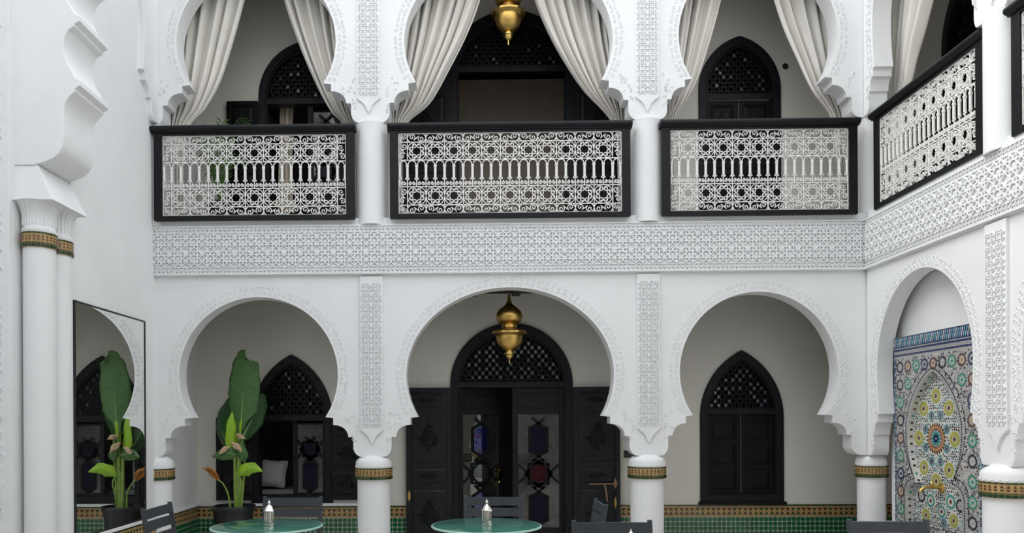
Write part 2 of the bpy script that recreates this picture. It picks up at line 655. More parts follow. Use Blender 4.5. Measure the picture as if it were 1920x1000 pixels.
column(-3.30, 7.69, .135, 'white half column with tiled band at the mirror wall')
column(PIERS[0], 7.69, .17, 'white column with tiled band between the plant arch and the door arch')
column(PIERS[1], 7.69, .17, 'white column with tiled band between the door arch and the closed pointed window')
column(4.02, 7.69, .135, 'white corner column with tiled band next to the mosaic fountain')
column(4.00, 5.69, .17, 'white column with tiled band on the near side of the mosaic fountain')
column(PIERS[0], 7.675, .155, 'plain white upper column between the palm balcony and the middle balcony', True)
column(PIERS[1], 7.675, .155, 'plain white upper column between the middle balcony and the pointed-window balcony', True)
column(4.0, 7.675, .13, 'plain white upper column in the balcony corner', True)
column(-3.30, 7.675, .13, 'plain white upper half column at the plain side wall', True)
column(4.0, 5.69, .15, 'plain white upper column between the two side balconies', True)

# slabs and ceilings ---------------------------------------------------------
c1 = MB().box(XL, 5.1, 7.79, YB, 2.932, 3.1).build('ceiling', 'wood_ceiling')
tag(c1, 'dark wooden ceiling of the ground floor gallery', 'ceiling', kind='structure')
for i in range(17):
    MB().box(XL + .2 + i * .5, XL + .29 + i * .5, 7.79, YB, 2.90, 2.935).build('beam', 'wood_ceiling', c1)
s1 = MB().box(XL, 5.1, 7.585, YB, 3.1, 3.525).box(3.915, 5.1, -2.2, 7.585, 3.1, 3.525).build('floor_upper', 'plaster')
tag(s1, 'white floor slab of the upper gallery', 'floor', kind='structure')
c2 = MB().box(XL, 5.3, 7.775, YB, 6.75, 6.9).box(4.09, 5.3, -2.2, 7.775, 6.75, 6.9).build('ceiling_upper', 'wood_ceiling')
tag(c2, 'dark wooden ceiling of the upper gallery', 'ceiling', kind='structure')

# gallery back wall with its openings ------------------------------------------
W1 = (-2.165, .475, .50, 1.47, 2.235)
W3 = (3.058, .475, .50, 1.48, 2.248)
D1 = (.40, .707, .02, 1.87, 2.583)
U1 = (-2.0, .53, 3.55, 5.25, 5.89)
U2 = (.42, .735, 3.55, 5.48, 6.215)
U3 = (3.053, .466, 3.85, 5.27, 5.88)
wb = MB().holed([(XL - .02, -.1), (5.3, -.1), (5.3, 2.95), (XL - .02, 2.95)], [arch_pts(*W1), arch_pts(*D1), arch_pts(*W3)], YB, YB + .14)
wb = wb.build('wall_back_lower', 'plaster_back')
tag(wb, 'off-white back wall of the ground floor gallery', 'wall', kind='structure')
wb2 = MB().holed([(XL - .02, 2.95), (5.3, 2.95), (5.3, TOP), (XL - .02, TOP)], [arch_pts(*U1), arch_pts(*U2), arch_pts(*U3)], YB, YB + .14)
wb2 = wb2.build('wall_back_upper', 'plaster_back')
tag(wb2, 'off-white back wall of the upper gallery', 'wall', kind='structure')
# side gallery wall, local frame as the right wall
U6 = (-.02, .62, 3.55, 5.45, 6.25)
ws = MB().holed([(-1.14, -.1), (9.6, -.1), (9.6, TOP), (-1.14, TOP)], [arch_pts(*U6)], 0, .14).build('wall_gallery_side', 'plaster_back')
ws.location, ws.rotation_euler = (5.1, YF, 0), (0, 0, -PI / 2)
tag(ws, 'off-white wall at the end of the galleries', 'wall', kind='structure')


def room(name, x0, x1, y0, y1, z0, z1, label):
    vs = [(x0, y0, z0), (x1, y0, z0), (x1, y1, z0), (x0, y1, z0), (x0, y0, z1), (x1, y0, z1), (x1, y1, z1), (x0, y1, z1)]
    o = MB().add(vs, [(0, 1, 2, 3), (4, 7, 6, 5), (1, 5, 6, 2), (2, 6, 7, 3), (3, 7, 4, 0)]).build(name, 'room', fix=False)
    tag(o, label, 'room', kind='structure')


room('wall_room_1', -3.2, -1.3, YB + .14, 11, .3, 2.9, 'dim bedroom behind the open ground floor window')
room('wall_room_2', -1.2, 2.0, YB + .14, 11, 0, 2.9, 'dim hall behind the glazed door')
room('wall_room_3', -3.2, -1.0, YB + .14, 10.8, 3.5, 6.9, 'dim upper room behind the palm')
room('wall_room_4', -.9, 1.8, YB + .14, 10.0, 3.5, 6.9, 'dim upper room behind the middle balcony')
MB().box(5.24, 5.3, 6.6, 8.6, 3.5, 6.6).build('wall_room_5', 'wood_dark')['kind'] = 'structure'
fb = MB().box(4.15, 5.1, -2.2, 7.55, 0, 2.95).build('wall_fountain', 'plaster')
tag(fb, 'white wall at the back of the fountain niche', 'wall', kind='structure')


# tiled dado ------------------------------------------------------------------
def dado(name, L, loc, rz, label):
    rr = random.Random(int(L * 100))
    mb = MB()
    mb.box(0, L, -.010, 0, 0, .467)
    mb.box(0, L, -.014, -.009, .330, .452, 2)
    x = 0
    while x < L - .01:
        x1 = min(L, x + .10)
        mb.box(x + .001, x1 - .001, -.018, -.009, .453, .467, 4)
        x = x1
    c = .061
    x = 0
    while x < L - c:
        k = rr.choice((3, 3, 4))
        mb.add([(x + .006, -.0165, .428), (x + c - .006, -.0165, .428), (x + c / 2, -.0165, .394)], [(0, 1, 2)], k)
        mb.add([(x + .006, -.0165, .354), (x + c - .006, -.0165, .354), (x + c / 2, -.0165, .388)], [(0, 2, 1)], k)
        x += c
    p = .0535
    g = .0028
    for j in range(6):
        z1 = .325 - j * p
        z0 = max(0, z1 - p)
        x = 0
        while x < L - g:
            x1 = min(L, x + p)
            k = .010
            d = -.0135 - rr.uniform(0, .0012)
            P = [(x + g, z0 + g + k), (x + g + k, z0 + g), (x1 - g - k, z0 + g), (x1 - g, z0 + g + k),
                 (x1 - g, z1 - g - k), (x1 - g - k, z1 - g), (x + g + k, z1 - g), (x + g, z1 - g - k)]
            if x1 - x > .035 and z1 - z0 > .035:
                vs = [(a, d, b) for a, b in P] + [(a, -.009, b) for a, b in P]
                mb.add(vs, [tuple(range(8))] + [(i, (i + 1) % 8, (i + 1) % 8 + 8, i + 8) for i in range(8)], 1)
            x += p
    o = mb.build(name, ['grout', 't_green', 't_gold', 't_brown', 't_dgreen'], fix=False)
    o.location, o.rotation_euler = loc, (0, 0, rz)
    tag(o, label, 'tiling', kind='structure')
    return o


dado('baseboard_back_1', 2.98, (XL, YB, 0), 0, 'green and gold tiled dado under the open window and plant')
dado('baseboard_back_2', 3.98, (1.11, YB, 0), 0, 'green and gold tiled dado under the closed pointed window')
dado('baseboard_left', 2.7, (XL, 6.0, 0), PI / 2, 'green and gold tiled dado under the tall mirror')
lg = MB().box(0, 2.7, -.035, 0, .470, .498).build('trim_9', 'plaster', bevel=.004)
lg.location, lg.rotation_euler = (XL, 6.0, 0), (0, 0, PI / 2)
tag(lg, 'white plaster ledge under the tall mirror', 'ledge', kind='structure')

# near arch with paired columns ---------------------------------------------------
NY0, NY1 = 5.56, 6.0
lob = [(62, 309), (83, 304), (100, 296), (112, 286), (118, 272), (119.5, 250), (119.5, 225), (118.6, 208), (122, 192), (130, 180), (140, 171),
       (140, 166), (150, 160), (150, 150), (141, 146), (134, 131), (125, 117), (119.5, 98), (118.6, 83), (121, 68), (128, 55), (139, 49),
       (139, 44), (149, 39), (149, 29), (141, 26), (133, 14), (125, 2), (121, -14), (121, -30), (125, -44), (133, -55), (147, -64),
       (156, -69), (156, -76), (150, -81), (146, -100), (146, -130), (155, -155), (175, -172), (183, -178), (183, -186), (180, -200),
       (182, -230), (196, -258), (222, -275), (232, -282), (232, -292), (232, -310), (240, -340), (262, -366), (290, -380), (305, -390)]
pts = [(at(x, y, NY0).x, at(x, y, NY0).z) for x, y in lob]
poly = [(-3.5, pts[0][1])] + pts + [(pts[-1][0] + .1, TOP), (-3.5, TOP)]
na = MB().prism(poly, NY0, NY1).build('wall_near_arch', 'plaster', smooth=32, bevel=.004)
tag(na, 'white scalloped arch haunch above the paired columns', 'arch', kind='structure')
pr = MB().box(-4.6, -3.47, 5.54, 6.0, 0, TOP).build('wall_near_pier', 'plaster')
tag(pr, 'white pier beside the paired columns', 'wall', kind='structure')
cp = MB().box(-4.25, -3.475, 5.50, 5.55, 0, TOP).build('carved_panel', 'stucco', pr, bevel=.004)
mb = MB()
swirl_field(mb, [(-4.2, .2), (-3.515, .2), (-3.515, 6.2), (-4.2, 6.2)], .040, .021, 5.50, .006, rnd)
mb.build('carved_scrollwork', 'stucco', pr, fix=False)['kind'] = 'stuff'
# impost block
imp = MB()
zb0, zb1 = 3.125, 3.40
vs = [(-3.5, NY0 - .03, zb0), (-3.165, NY0 - .03, zb0), (-3.165, NY1 + .03, zb0), (-3.5, NY1 + .03, zb0),
      (-3.5, NY0 + .01, zb1), (-3.30, NY0 + .01, zb1), (-3.30, NY1, zb1), (-3.5, NY1, zb1)]
imp.add(vs, [(0, 3, 2, 1), (4, 5, 6, 7), (0, 1, 5, 4), (1, 2, 6, 5), (2, 3, 7, 6), (3, 0, 4, 7)])
imp.build('impost', 'plaster', na, bevel=.004)
for k, y in enumerate((5.675, 5.905)):
    t = thing('column', ('slender white column with fluted capital, nearer of the tall pair' if k == 0 else
                         'slender white column with fluted capital, half hidden behind its twin'), 'column', (-3.352, y, 0), 0, 'paired columns', 'structure')
    r = .113
    MB().lathe([(r, 0), (r, 2.79)], 36).build('shaft', 'plaster', t, smooth=40)
    mb = MB()
    tile_band(mb, r * 1.09, 2.785, 2.895, 26)
    mb.build('tile_band', ['t_gold', 't_brown', 't_dgreen'], t, smooth=50, fix=False)['kind'] = 'stuff'
    cap = MB().lathe([(r * 1.0, 2.89), (r * 1.05, 2.90), (r * 1.05, 2.925), (r * .99, 2.94), (r * .99, 3.02), (r * 1.06, 3.07), (r * 1.25, 3.11), (r * 1.5, 3.128)], 36)
    for i in range(26):
        a = 2 * PI * i / 26
        pth = [(q * r * math.cos(a), q * r * math.sin(a), z) for q, z in ((1.0, 2.955), (1.0, 3.02), (1.07, 3.07), (1.26, 3.11))]
        cap.tube(pth, .006, 4)
    for i in range(40):
        a = 2 * PI * i / 40
        cap.tube([(1.05 * r * math.cos(a), 1.05 * r * math.sin(a), 2.903), (1.05 * r * math.cos(a + .1), 1.05 * r * math.sin(a + .1), 2.922)], .003, 4)
    cap.build('capital', 'plaster', t, smooth=50)

# ================================================================== WINDOWS AND DOORS
def carving_mesh(w, h, seed, name='carving'):
    mb = MB()
    rr = random.Random(seed)
    k = 8
    poly = []
    for i in range(4 * k):
        a = 2 * PI * i / (4 * k)
        c, s_ = math.cos(a), math.sin(a)
        q = 1 / (abs(c) + abs(s_)) * (1 - .10 * abs(math.sin(4 * a)))
        poly.append((w / 2 * q * c, h / 2 * q * s_))
    mb.prism(poly, -.004, 0)
    swirl_field(mb, poly, .030, .017, -.004, .007, rr, margin=.008)
    return mb.mesh(name, 'wood_shutter', fix=False)


CARVE_L = carving_mesh(.30, .40, 1)
CARVE_S = carving_mesh(.34, .115, 2)


def panelled(name, parent, x0, x1, z0, z1, rows, y, th=.035, carve=True, stile=.055, m='wood'):
    """board door or shutter: stiles and rails with raised panels; y = front face"""
    W = x1 - x0
    o = MB()
    o.box(x0, x1, y + .012, y + th, z0, z1)
    o.box(x0, x0 + stile, y, y + .013, z0, z1).box(x1 - stile, x1, y, y + .013, z0, z1)
    tot = sum(rows)
    rail = .05
    Hh = z1 - z0 - rail * (len(rows) + 1)
    z = z1
    spots = []
    for r in rows:
        o.box(x0 + stile, x1 - stile, y, y + .013, z - rail, z)
        z -= rail
        h = Hh * r / tot
        spots.append((z - h, z))
        z -= h
    o.box(x0 + stile, x1 - stile, y, y + .013, z0, z)
    b = o.build(name, m, parent, bevel=.003)
    for a, c in spots:
        g, e = .012, .022
        xa, xb = x0 + stile + g, x1 - stile - g
        vs = [(xa, y + .012, a + g), (xb, y + .012, a + g), (xb, y + .012, c - g), (xa, y + .012, c - g),
              (xa + e, y + .002, a + g + e), (xb - e, y + .002, a + g + e), (xb - e, y + .002, c - g - e), (xa + e, y + .002, c - g - e)]
        MB().add(vs, [(4, 5, 6, 7), (0, 1, 5, 4), (1, 2, 6, 5), (2, 3, 7, 6), (3, 0, 4, 7)]).build('panel', m, b)
        if carve:
            big = (c - a) > .22
            me = CARVE_L if big else CARVE_S
            sx = min(1, (xb - xa - .05) / (.30 if big else .34))
            sz = min(1, (c - a - .07) / (.40 if big else .115))
            inst('carving', me, b, ((xa + xb) / 2, y + .002, (a + c) / 2), sc=(sx, 1, max(.4, sz)))
    return b


def lattice(parent, poly, y, keep=1.0, seed=1):
    rr = random.Random(seed)
    xs, zs = [p[0] for p in poly], [p[1] for p in poly]
    dx, dz = .082, .098
    m = dz / dx
    mb = MB()
    for sg in (1, -1):
        k = math.floor((min(zs) - 3 * m) / dz)
        while k * dz < max(zs) + 3 * m:
            seg = None
            x = min(xs)
            while x <= max(xs) + .012:
                z = sg * m * x + k * dz
                ins = inside((x, z), poly)
                if ins and seg is None:
                    seg = (x, z)
                if ins:
                    last = (x, z)
                if not ins and seg is not None:
                    if math.dist(seg, last) > .02:
                        mb.bar(seg, last, .030, y, y + .014)
                    seg = None
                x += .006
            k += 1
    mb.build('lattice', 'wood_dark', parent)
    pb = MB()
    for i in range(-14, 15):
        for j in range(0, 150):
            if (i + j) % 2 == 0:
                continue
            x, z = i * dx / 2, j * dz / 2
            if inside((x, z), poly) and not near_edge((x, z), poly, .035) and rr.random() < keep:
                a, b = dx * .24, dz * .24
                pb.add([(x - a, y + .010, z), (x, y + .010, z - b), (x + a, y + .010, z), (x, y + .010, z + b)], [(0, 1, 2, 3)])
    o = pb.build('lattice_pane', 'pane_lozenge', parent, fix=False)
    o['kind'] = 'stuff'


def joinery(name, spec, tr, label, cat, loc=None, rz=0, t=.08, keep=.8, seed=1, dark=False):
    cx, hw, zb, zs, za = spec
    root = thing(name, label, cat, loc if loc else (cx, YB, 0), rz, None, 'structure')
    MB().holed(arch_pts(0, hw + .004, zb, zs, za + .004), [arch_pts(0, hw - t, zb + (t if zb > .3 else .03), zs, za - t * 1.2)], -.03, .12).build('frame', 'wood', root, smooth=30, bevel=.004)
    MB().holed(arch_pts(0, hw - t + .003, zb + .01, zs, za - t * 1.2 + .003), [arch_pts(0, hw - t - .022, zb + (t if zb > .3 else .03) + .02, zs, za - t * 1.2 - .028)], -.012, .06).build('frame_bead', 'wood_dark', root, smooth=30)
    MB().box(-hw + t, hw - t, -.02, .09, tr - .035, tr + .035).build('transom', 'wood', root, bevel=.004)
    inner = arch_pts(0, hw - t - .02, tr + .03, max(zs, tr + .031), za - t * 1.2 - .025)
    MB().prism(inner, .045, .06).build('tympanum', 'wood_dark', root)
    lattice(root, inner, .028, keep, seed)
    return root


# ground floor, closed pointed window
w3 = joinery('window_1', W3, 1.545, 'closed black pointed window with lattice top on the ground floor', 'window', seed=4, keep=.5)
panelled('leaf', w3, -.393, -.004, .58, 1.51, [1, 1, 1], .012, carve=False, m='wood_dark')
panelled('leaf', w3, .004, .393, .58, 1.51, [1, 1, 1], .018, carve=False, m='wood_dark')
MB().box(-.5, .5, -.06, .1, .47, .502).build('sill', 'wood_dark', w3, bevel=.004)


def glazed_leaf(parent, wd, z0, z1, zg0, zg1, loc, rot, pattern, glass='pane_dark', blue='pane_blue', red='pane_red', st=.062):
    lf = MB().box(0, st, 0, .04, z0, z1).box(wd - st, wd, 0, .04, z0, z1).box(st, wd - st, 0, .04, z1 - st, z1).box(st, wd - st, 0, .04, z0, zg0)
    lf.box(st, wd - st, .012, .03, zg1, z1 - st).box(st, wd - st, 0, .04, zg1, zg1 + .05)
    o = lf.build('leaf', 'wood', parent, bevel=.003)
    o.location, o.rotation_euler = loc, (0, 0, rot)
    if z1 - zg1 > .2:
        MB().box(st + .03, wd - st - .03, .002, .014, zg1 + .08, z1 - st - .03).build('panel', 'wood', o, bevel=.006)
    MB().box(st, wd - st, .022, .028, zg0, zg1).build('pane', glass, o)
    cx = wd / 2
    gw = wd / 2 - st
    mb = MB()
    b = .028
    H = zg1 - zg0
    for kind, zc in pattern:
        zc = zg0 + zc * H
        if kind == 'hex':
            hw, hh, sh = min(.105, gw * .5), .19, .135
            P = [(cx, zc + hh), (cx + hw, zc + sh), (cx + hw, zc - sh), (cx, zc - hh), (cx - hw, zc - sh), (cx - hw, zc + sh)]
            for i in range(6):
                mb.bar(P[i], P[(i + 1) % 6], b, .006, .03, ext=.006)
            for sg in (1, -1):
                for sx in (1, -1):
                    mb.bar((cx, zc + sg * hh), (cx + sx * .07, zc + sg * (hh + .065)), b, .006, .03, ext=.006)
            MB().prism([(cx + (x - cx) * .95, zc + (z - zc) * .96) for x, z in P], .014, .02).build('blue_pane', blue, o)
        else:
            s_ = min(.115, gw * .55)
            sq = [(cx - s_, zc - s_), (cx + s_, zc - s_), (cx + s_, zc + s_), (cx - s_, zc + s_)]
            q = s_ * 1.36
            di = [(cx, zc - q), (cx + q, zc), (cx, zc + q), (cx - q, zc)]
            for i in range(4):
                mb.bar(sq[i], sq[(i + 1) % 4], b, .006, .03, ext=.006)
                mb.bar(di[i], di[(i + 1) % 4], b, .006, .029, ext=.006)
            for sx in (1, -1):
                for sz in (1, -1):
                    mb.bar((cx + sx * s_ * 1.0, zc), (cx + sx * gw, zc + sz * .11), b, .006, .03)
                    mb.bar((cx, zc + sz * s_ * 1.0), (cx + sx * .06, zc + sz * (s_ + .06)), b, .006, .03)
            star = []
            for i in range(16):
                a = i * PI / 8
                rr = s_ * (1.30 if i % 2 == 0 else .98)
                star.append((cx + rr * math.cos(a), zc + rr * math.sin(a)))
            MB().prism(star, .012, .02).build('star_pane', red, o)
    mb.build('muntin', 'wood_dark', o)
    return o


# ground floor, open pointed window behind the plant
w1 = joinery('window_2', W1, 1.50, 'open black pointed window with folded-back shutters behind the banana plant', 'window', seed=6, keep=.2)
glazed_leaf(w1, .40, .575, 1.465, .62, 1.43, (-.0, .03, 0), 0, [('hex', .24), ('star', .63)], red='pane_blue', st=.05)
glazed_leaf(w1, .40, .575, 1.465, .62, 1.43, (-.395, .05, 0), R(100), [('hex', .24), ('star', .63)], red='pane_blue', st=.05)
panelled('shutter', w1, .40, .90, .54, 1.50, [.6, 1, 1], -.055)
panelled('shutter', w1, -.88, -.40, .54, 1.50, [.6, 1, 1], -.055)
MB().box(-.92, .95, -.06, .1, .47, .502).build('sill', 'plaster', w1, bevel=.004)

# ground floor door
d1 = joinery('door_1', D1, 1.872, 'black arched double door with lattice fanlight and coloured glass', 'door', t=.088, keep=.7, seed=2)
hexstar = [('hex', .775), ('star', .475), ('hex', .17)]
L1 = glazed_leaf(d1, .615, .03, 1.835, .20, 1.525, (-.618, .02, 0), R(31.5), hexstar, glass='door_glass', blue='door_glass_blue', red='door_glass')
R1 = glazed_leaf(d1, .605, .03, 1.835, .20, 1.525, (.012, .02, 0), 0, hexstar)
for lf in (L1,):
    h = MB().box(.545, .575, -.012, 0, .66, .98).tube([(.56, -.008, .85), (.56, -.05, .85), (.46, -.055, .85)], .009, 8)
    h.lathe([(.012, 0), (.016, .012), (.006, .03)], 10, (.56, -.008, .70))
    h.build('handle', 'brass_bright', lf, smooth=40)
panelled('shutter', d1, -1.225, -.70, .03, 1.838, [.30, .95, .32, .95], -.075, th=.04, m='wood_shutter')
s2 = panelled('shutter', d1, .712, 1.245, .03, 1.838, [.30, .95, .32, .95], -.075, th=.04, m='wood_shutter')
bolt = MB().tube([(.88, -.10, .72), (1.20, -.10, .72)], .010, 8).tube([(1.06, -.10, .72), (1.075, -.12, .62), (1.085, -.125, .52)], [.010, .013, .008], 8)
bolt.prism([(1.17, .70), (1.185, .66), (1.20, .70), (1.215, .72), (1.20, .745), (1.185, .79), (1.17, .745), (1.155, .72)], -.085, -.07)
bolt.build('latch_bar', 'copper', s2, smooth=40)
MB().prism([(1.17, .48), (1.185, .43), (1.20, .48), (1.20, .53), (1.185, .57), (1.17, .53)], -.085, -.074).build('escutcheon', 'brass', s2)
MB().prism([(-1.205, .56), (-1.19, .52), (-1.175, .56), (-1.175, .62), (-1.19, .66), (-1.205, .62)], -.09, -.074).build('escutcheon', 'brass', d1)
MB().box(-.62, .62, -.05, .2, 0, .03).build('threshold', 'bench', d1)

# upper floor
u3 = joinery('window_3', U3, 5.19, 'closed black pointed window with lattice top on the upper floor', 'window', seed=9, keep=.18)
panelled('leaf', u3, -.385, -.004, 3.9, 5.15, [1, 1, 1], .012, carve=True, m='wood_dark')
panelled('leaf', u3, .004, .385, 3.9, 5.15, [1, 1, 1], .012, carve=False, m='wood_dark')
u1 = joinery('window_4', U1, 5.20, 'black arched door with lattice top behind the upper palm', 'door', seed=5, keep=.15)
panelled('shutter', u1, -.90, -.535, 3.55, 5.19, [.5, 1, .5, 1], -.06, carve=False, m='wood_dark')
glazed_leaf(u1, .42, 3.58, 5.16, 3.75, 5.10, (.03, .03, 0), 0, hexstar, red='pane_blue')
glazed_leaf(u1, .42, 3.58, 5.16, 3.75, 5.10, (-.445, .04, 0), R(80), hexstar, red='pane_blue')
u2 = joinery('window_5', U2, 5.545, 'wide black arched opening with folded shutters behind the middle balcony', 'door', t=.10, seed=3, keep=.08)
panelled('shutter', u2, -1.26, -.73, 3.55, 5.53, [.30, .95, .32, .95], -.075, th=.04)
panelled('shutter', u2, .735, 1.27, 3.55, 5.53, [.30, .95, .32, .95], -.075, th=.04)
u6 = joinery('window_6', U6, 5.30, 'black arched door on the gallery side behind the side balcony', 'door', loc=(5.1, YF + .02, 0), rz=-PI / 2, seed=8, keep=.1)
panelled('leaf', u6, -.54, 0, 3.6, 5.27, [1, 1, 1], .012, carve=False, m='wood_dark')
panelled('leaf', u6, 0, .54, 3.6, 5.27, [1, 1, 1], .012, carve=False, m='wood_dark')
panelled('shutter', u6, -1.02, -.62, 3.6, 5.02, [.5, 1, .5, 1], -.06, carve=False, m='wood_dark')


# ================================================================== BALCONY RAILINGS
def spiral(cx, cz, r, a0, turns, hand, n=16, rend=.12):
    out = []
    for i in range(n + 1):
        t = i / n
        a = a0 + hand * turns * 2 * PI * t
        q = r * (1 - (1 - rend) * t)
        out.append((cx + q * math.cos(a), 0, cz + q * math.sin(a)))
    return out


CELL = .187
IW = .0055                                  # strap half thickness


def scroll_mesh():                          # one S scroll, filling a cell .187 x .09
    mb = MB()
    r = .034
    a = spiral(-.046, .008, r, R(-60), 1.35, 1, 20)
    b = spiral(.046, -.008, r, R(120), 1.35, 1, 20)
    mb.tube(list(reversed(a)) + b, IW, 4, flat=1.5, cap=False)
    for x, z in ((-.082, .033), (.082, .033), (-.082, -.033), (.082, -.033)):
        sg, sz = (1 if x > 0 else -1), (1 if z > 0 else -1)
        mb.tube([(sg * .0935, 0, sz * .004), (sg * .086, 0, sz * .022), (sg * .068, 0, sz * .043)], IW, 4, flat=1.5, cap=False)
    return mb.mesh('scroll', 'iron_white')


def sidescroll_mesh():                      # upright S scroll beside the end bar
    mb = MB()
    a = spiral(.008, .046, .033, R(210), 1.3, 1, 20)
    b = spiral(-.008, -.046, .033, R(30), 1.3, 1, 20)
    mb.tube(list(reversed(a)) + b, IW, 4, flat=1.5, cap=False)
    return mb.mesh('side_scroll', 'iron_white')


def rosette_mesh():
    mb = MB()
    for k in range(8):
        a = k * PI / 4 + PI / 8
        cx, cz = .060 * math.cos(a), .060 * math.sin(a)
        ring = [(cx + .0185 * math.cos(t), 0, cz + .0185 * math.sin(t)) for t in [2 * PI * i / 12 for i in range(12)]]
        mb.tube(ring, IW, 4, closed=True, flat=1.5)
        mb.tube([(cx + .004 * math.cos(a), 0, cz + .004 * math.sin(a)), (cx + .0185 * math.cos(a + 1), 0, cz + .0185 * math.sin(a + 1))], IW * 1.1, 4, flat=1.5)
    for sx in (1, -1):
        for sz in (1, -1):
            mb.tube([(sx * .092, 0, sz * .012), (sx * .086, 0, sz * .042), (sx * .070, 0, sz * .070), (sx * .042, 0, sz * .086), (sx * .012, 0, sz * .092)], IW * .9, 4, flat=1.5, cap=False)
    return mb.mesh('rosette', 'iron_white')


def baluster_mesh():                        # half-cell wide, height .205 arcade + .065 double scroll below
    mb = MB()
    mb.tube([(0, 0, .15), (0, 0, .012)], [.0125, .0135], 8)
    mb.tube([(0, 0, .145), (0, 0, .128)], .017, 8)
    for sx in (1, -1):
        mb.tube([(sx * (.0468 - .040 * math.cos(t)), 0, .148 + .045 * math.sin(t)) for t in [PI / 2 * i / 5 for i in range(6)]], IW, 4, flat=1.6, cap=False)
        mb.tube(spiral(sx * .015, .008, .011, R(90), .9, sx, 8, .3), IW, 4, flat=1.6)
        mb.tube(spiral(sx * .024, -.040, .0195, R(100), 1.4, -sx, 13, .12), IW, 4, flat=1.5, cap=False)
    mb.tube([(0, 0, .012), (0, 0, -.073)], .006, 6)
    return mb.mesh('baluster', 'iron_white')


M_SCROLL, M_SIDE, M_ROS, M_BAL = scroll_mesh(), sidescroll_mesh(), rosette_mesh(), baluster_mesh()


def railing(L, n, loc, rz, label):
    t = thing('balcony_railing', label, 'railing', loc, rz, 'balcony railings')
    H = .95
    fr = MB().box(0, .085, 0, .05, 0, .885).box(L - .085, L, 0, .05, 0, .885).box(.085, L - .085, 0, .05, 0, .048).box(.085, L - .085, 0, .05, .862, .885)
    fr.build('frame', 'rail_paint', t, bevel=.004)
    hr = MB()
    prof = [(-.035, .902), (-.042, .915), (-.042, .935), (-.03, .95), (.075, .95), (.087, .935), (.087, .915), (.08, .902), (.062, .892), (.062, .883), (-.012, .883), (-.012, .892)]
    vs = [(-.02, a, b) for a, b in prof] + [(L + .015, a, b) for a, b in prof]
    k = len(prof)
    hr.add(vs, [tuple(range(k)), tuple(range(2 * k - 1, k - 1, -1))] + [(i, (i + 1) % k, (i + 1) % k + k, i + k) for i in range(k)])
    hr.build('handrail', 'rail_paint', t, smooth=40)
    x0, x1 = .085, L - .085
    zt, zb = .862, .048
    s = (zt - zb) / .82
    cw = (x1 - x0 - .18) / n
    sx = cw / CELL
    y = .025
    rows = [zb + s * q for q in (0.004, .090, .277, .343, .548, .73, .816)]
    for z in rows[:3] + rows[4:]:
        MB().box(x0, x1, y - .006, y + .006, z - .0035, z + .0035).build('crossbar', 'iron_white', t)
    for i in range(n + 1):
        x = x0 + .09 + i * cw
        MB().box(x - .0035, x + .0035, y - .006, y + .006, zb, rows[2]).build('upright', 'iron_white', t)
        MB().box(x - .0035, x + .0035, y - .006, y + .006, rows[4], zt + .012).build('upright', 'iron_white', t)
    for x in (x0 + .004, x1 - .004):
        MB().box(x - .004, x + .004, y - .006, y + .006, zb, zt).build('upright', 'iron_white', t)
    for i in range(n):
        x = x0 + .09 + (i + .5) * cw
        fl = 1 if i % 2 else -1
        inst('scroll', M_SCROLL, t, (x, y, (rows[0] + rows[1]) / 2), sc=(sx * fl, 1, s))
        inst('scroll', M_SCROLL, t, (x, y, (rows[5] + rows[6]) / 2), sc=(-sx * fl, 1, s))
        inst('rosette', M_ROS, t, (x, y, (rows[1] + rows[2]) / 2), sc=(sx, 1, s))
        inst('rosette', M_ROS, t, (x, y, (rows[4] + rows[5]) / 2), sc=(sx, 1, s * .97))
    for i in range(2 * n + 3):
        x = x0 + .09 + (i - 1) * cw / 2
        inst('baluster', M_BAL, t, (min(max(x, x0 + .012), x1 - .012), y, rows[4] - .198 * s), sc=(sx, 1, s))
    for x, fl in ((x0 + .047, 1), (x1 - .047, -1)):
        inst('side_scroll', M_SIDE, t, (x, y, (rows[1] + rows[2]) / 2), sc=(fl, 1, s))
        inst('side_scroll', M_SIDE, t, (x, y, (rows[4] + rows[5]) / 2), sc=(fl, 1, s))
        inst('scroll', M_SCROLL, t, (x, y, (rows[0] + rows[1]) / 2), sc=(.5, 1, s))
        inst('scroll', M_SCROLL, t, (x, y, (rows[5] + rows[6]) / 2), sc=(-.5, 1, s))
    return t


railing(2.037, 9, (-3.261, 7.50, 3.495), 0, 'black-framed balcony railing with white scrollwork in front of the palm')
railing(2.415, 11, (-.866, 7.50, 3.495), 0, 'widest black-framed scrollwork railing, below the brass lantern')
railing(1.94, 9, (1.864, 7.50, 3.495), 0, 'black-framed scrollwork railing in front of the closed upper window')
railing(1.58, 9, (3.895, 7.385, 3.495), -PI / 2, 'black-framed scrollwork railing above the mosaic fountain')
railing(1.62, 9, (3.895, 5.50, 3.495), -PI / 2, 'black-framed scrollwork railing cut off by the picture edge')

# ================================================================== TALL MIRROR
mr = thing('wall_mirror', 'tall black-framed mirror on the plain side wall', 'mirror', (XL, 6.03, .50), PI / 2)
ML, MH = 1.30, 1.955
fw = .014
MB().box(0, fw, -.016, 0, 0, MH).box(ML - fw, ML, -.016, 0, 0, MH).box(fw, ML - fw, -.016, 0, 0, fw).box(fw, ML - fw, -.016, 0, MH - fw, MH).build('frame', 'iron_black', mr)
MB().box(fw, ML - fw, -.010, -.003, fw, MH - fw).build('glass', 'mirror_glass', mr)

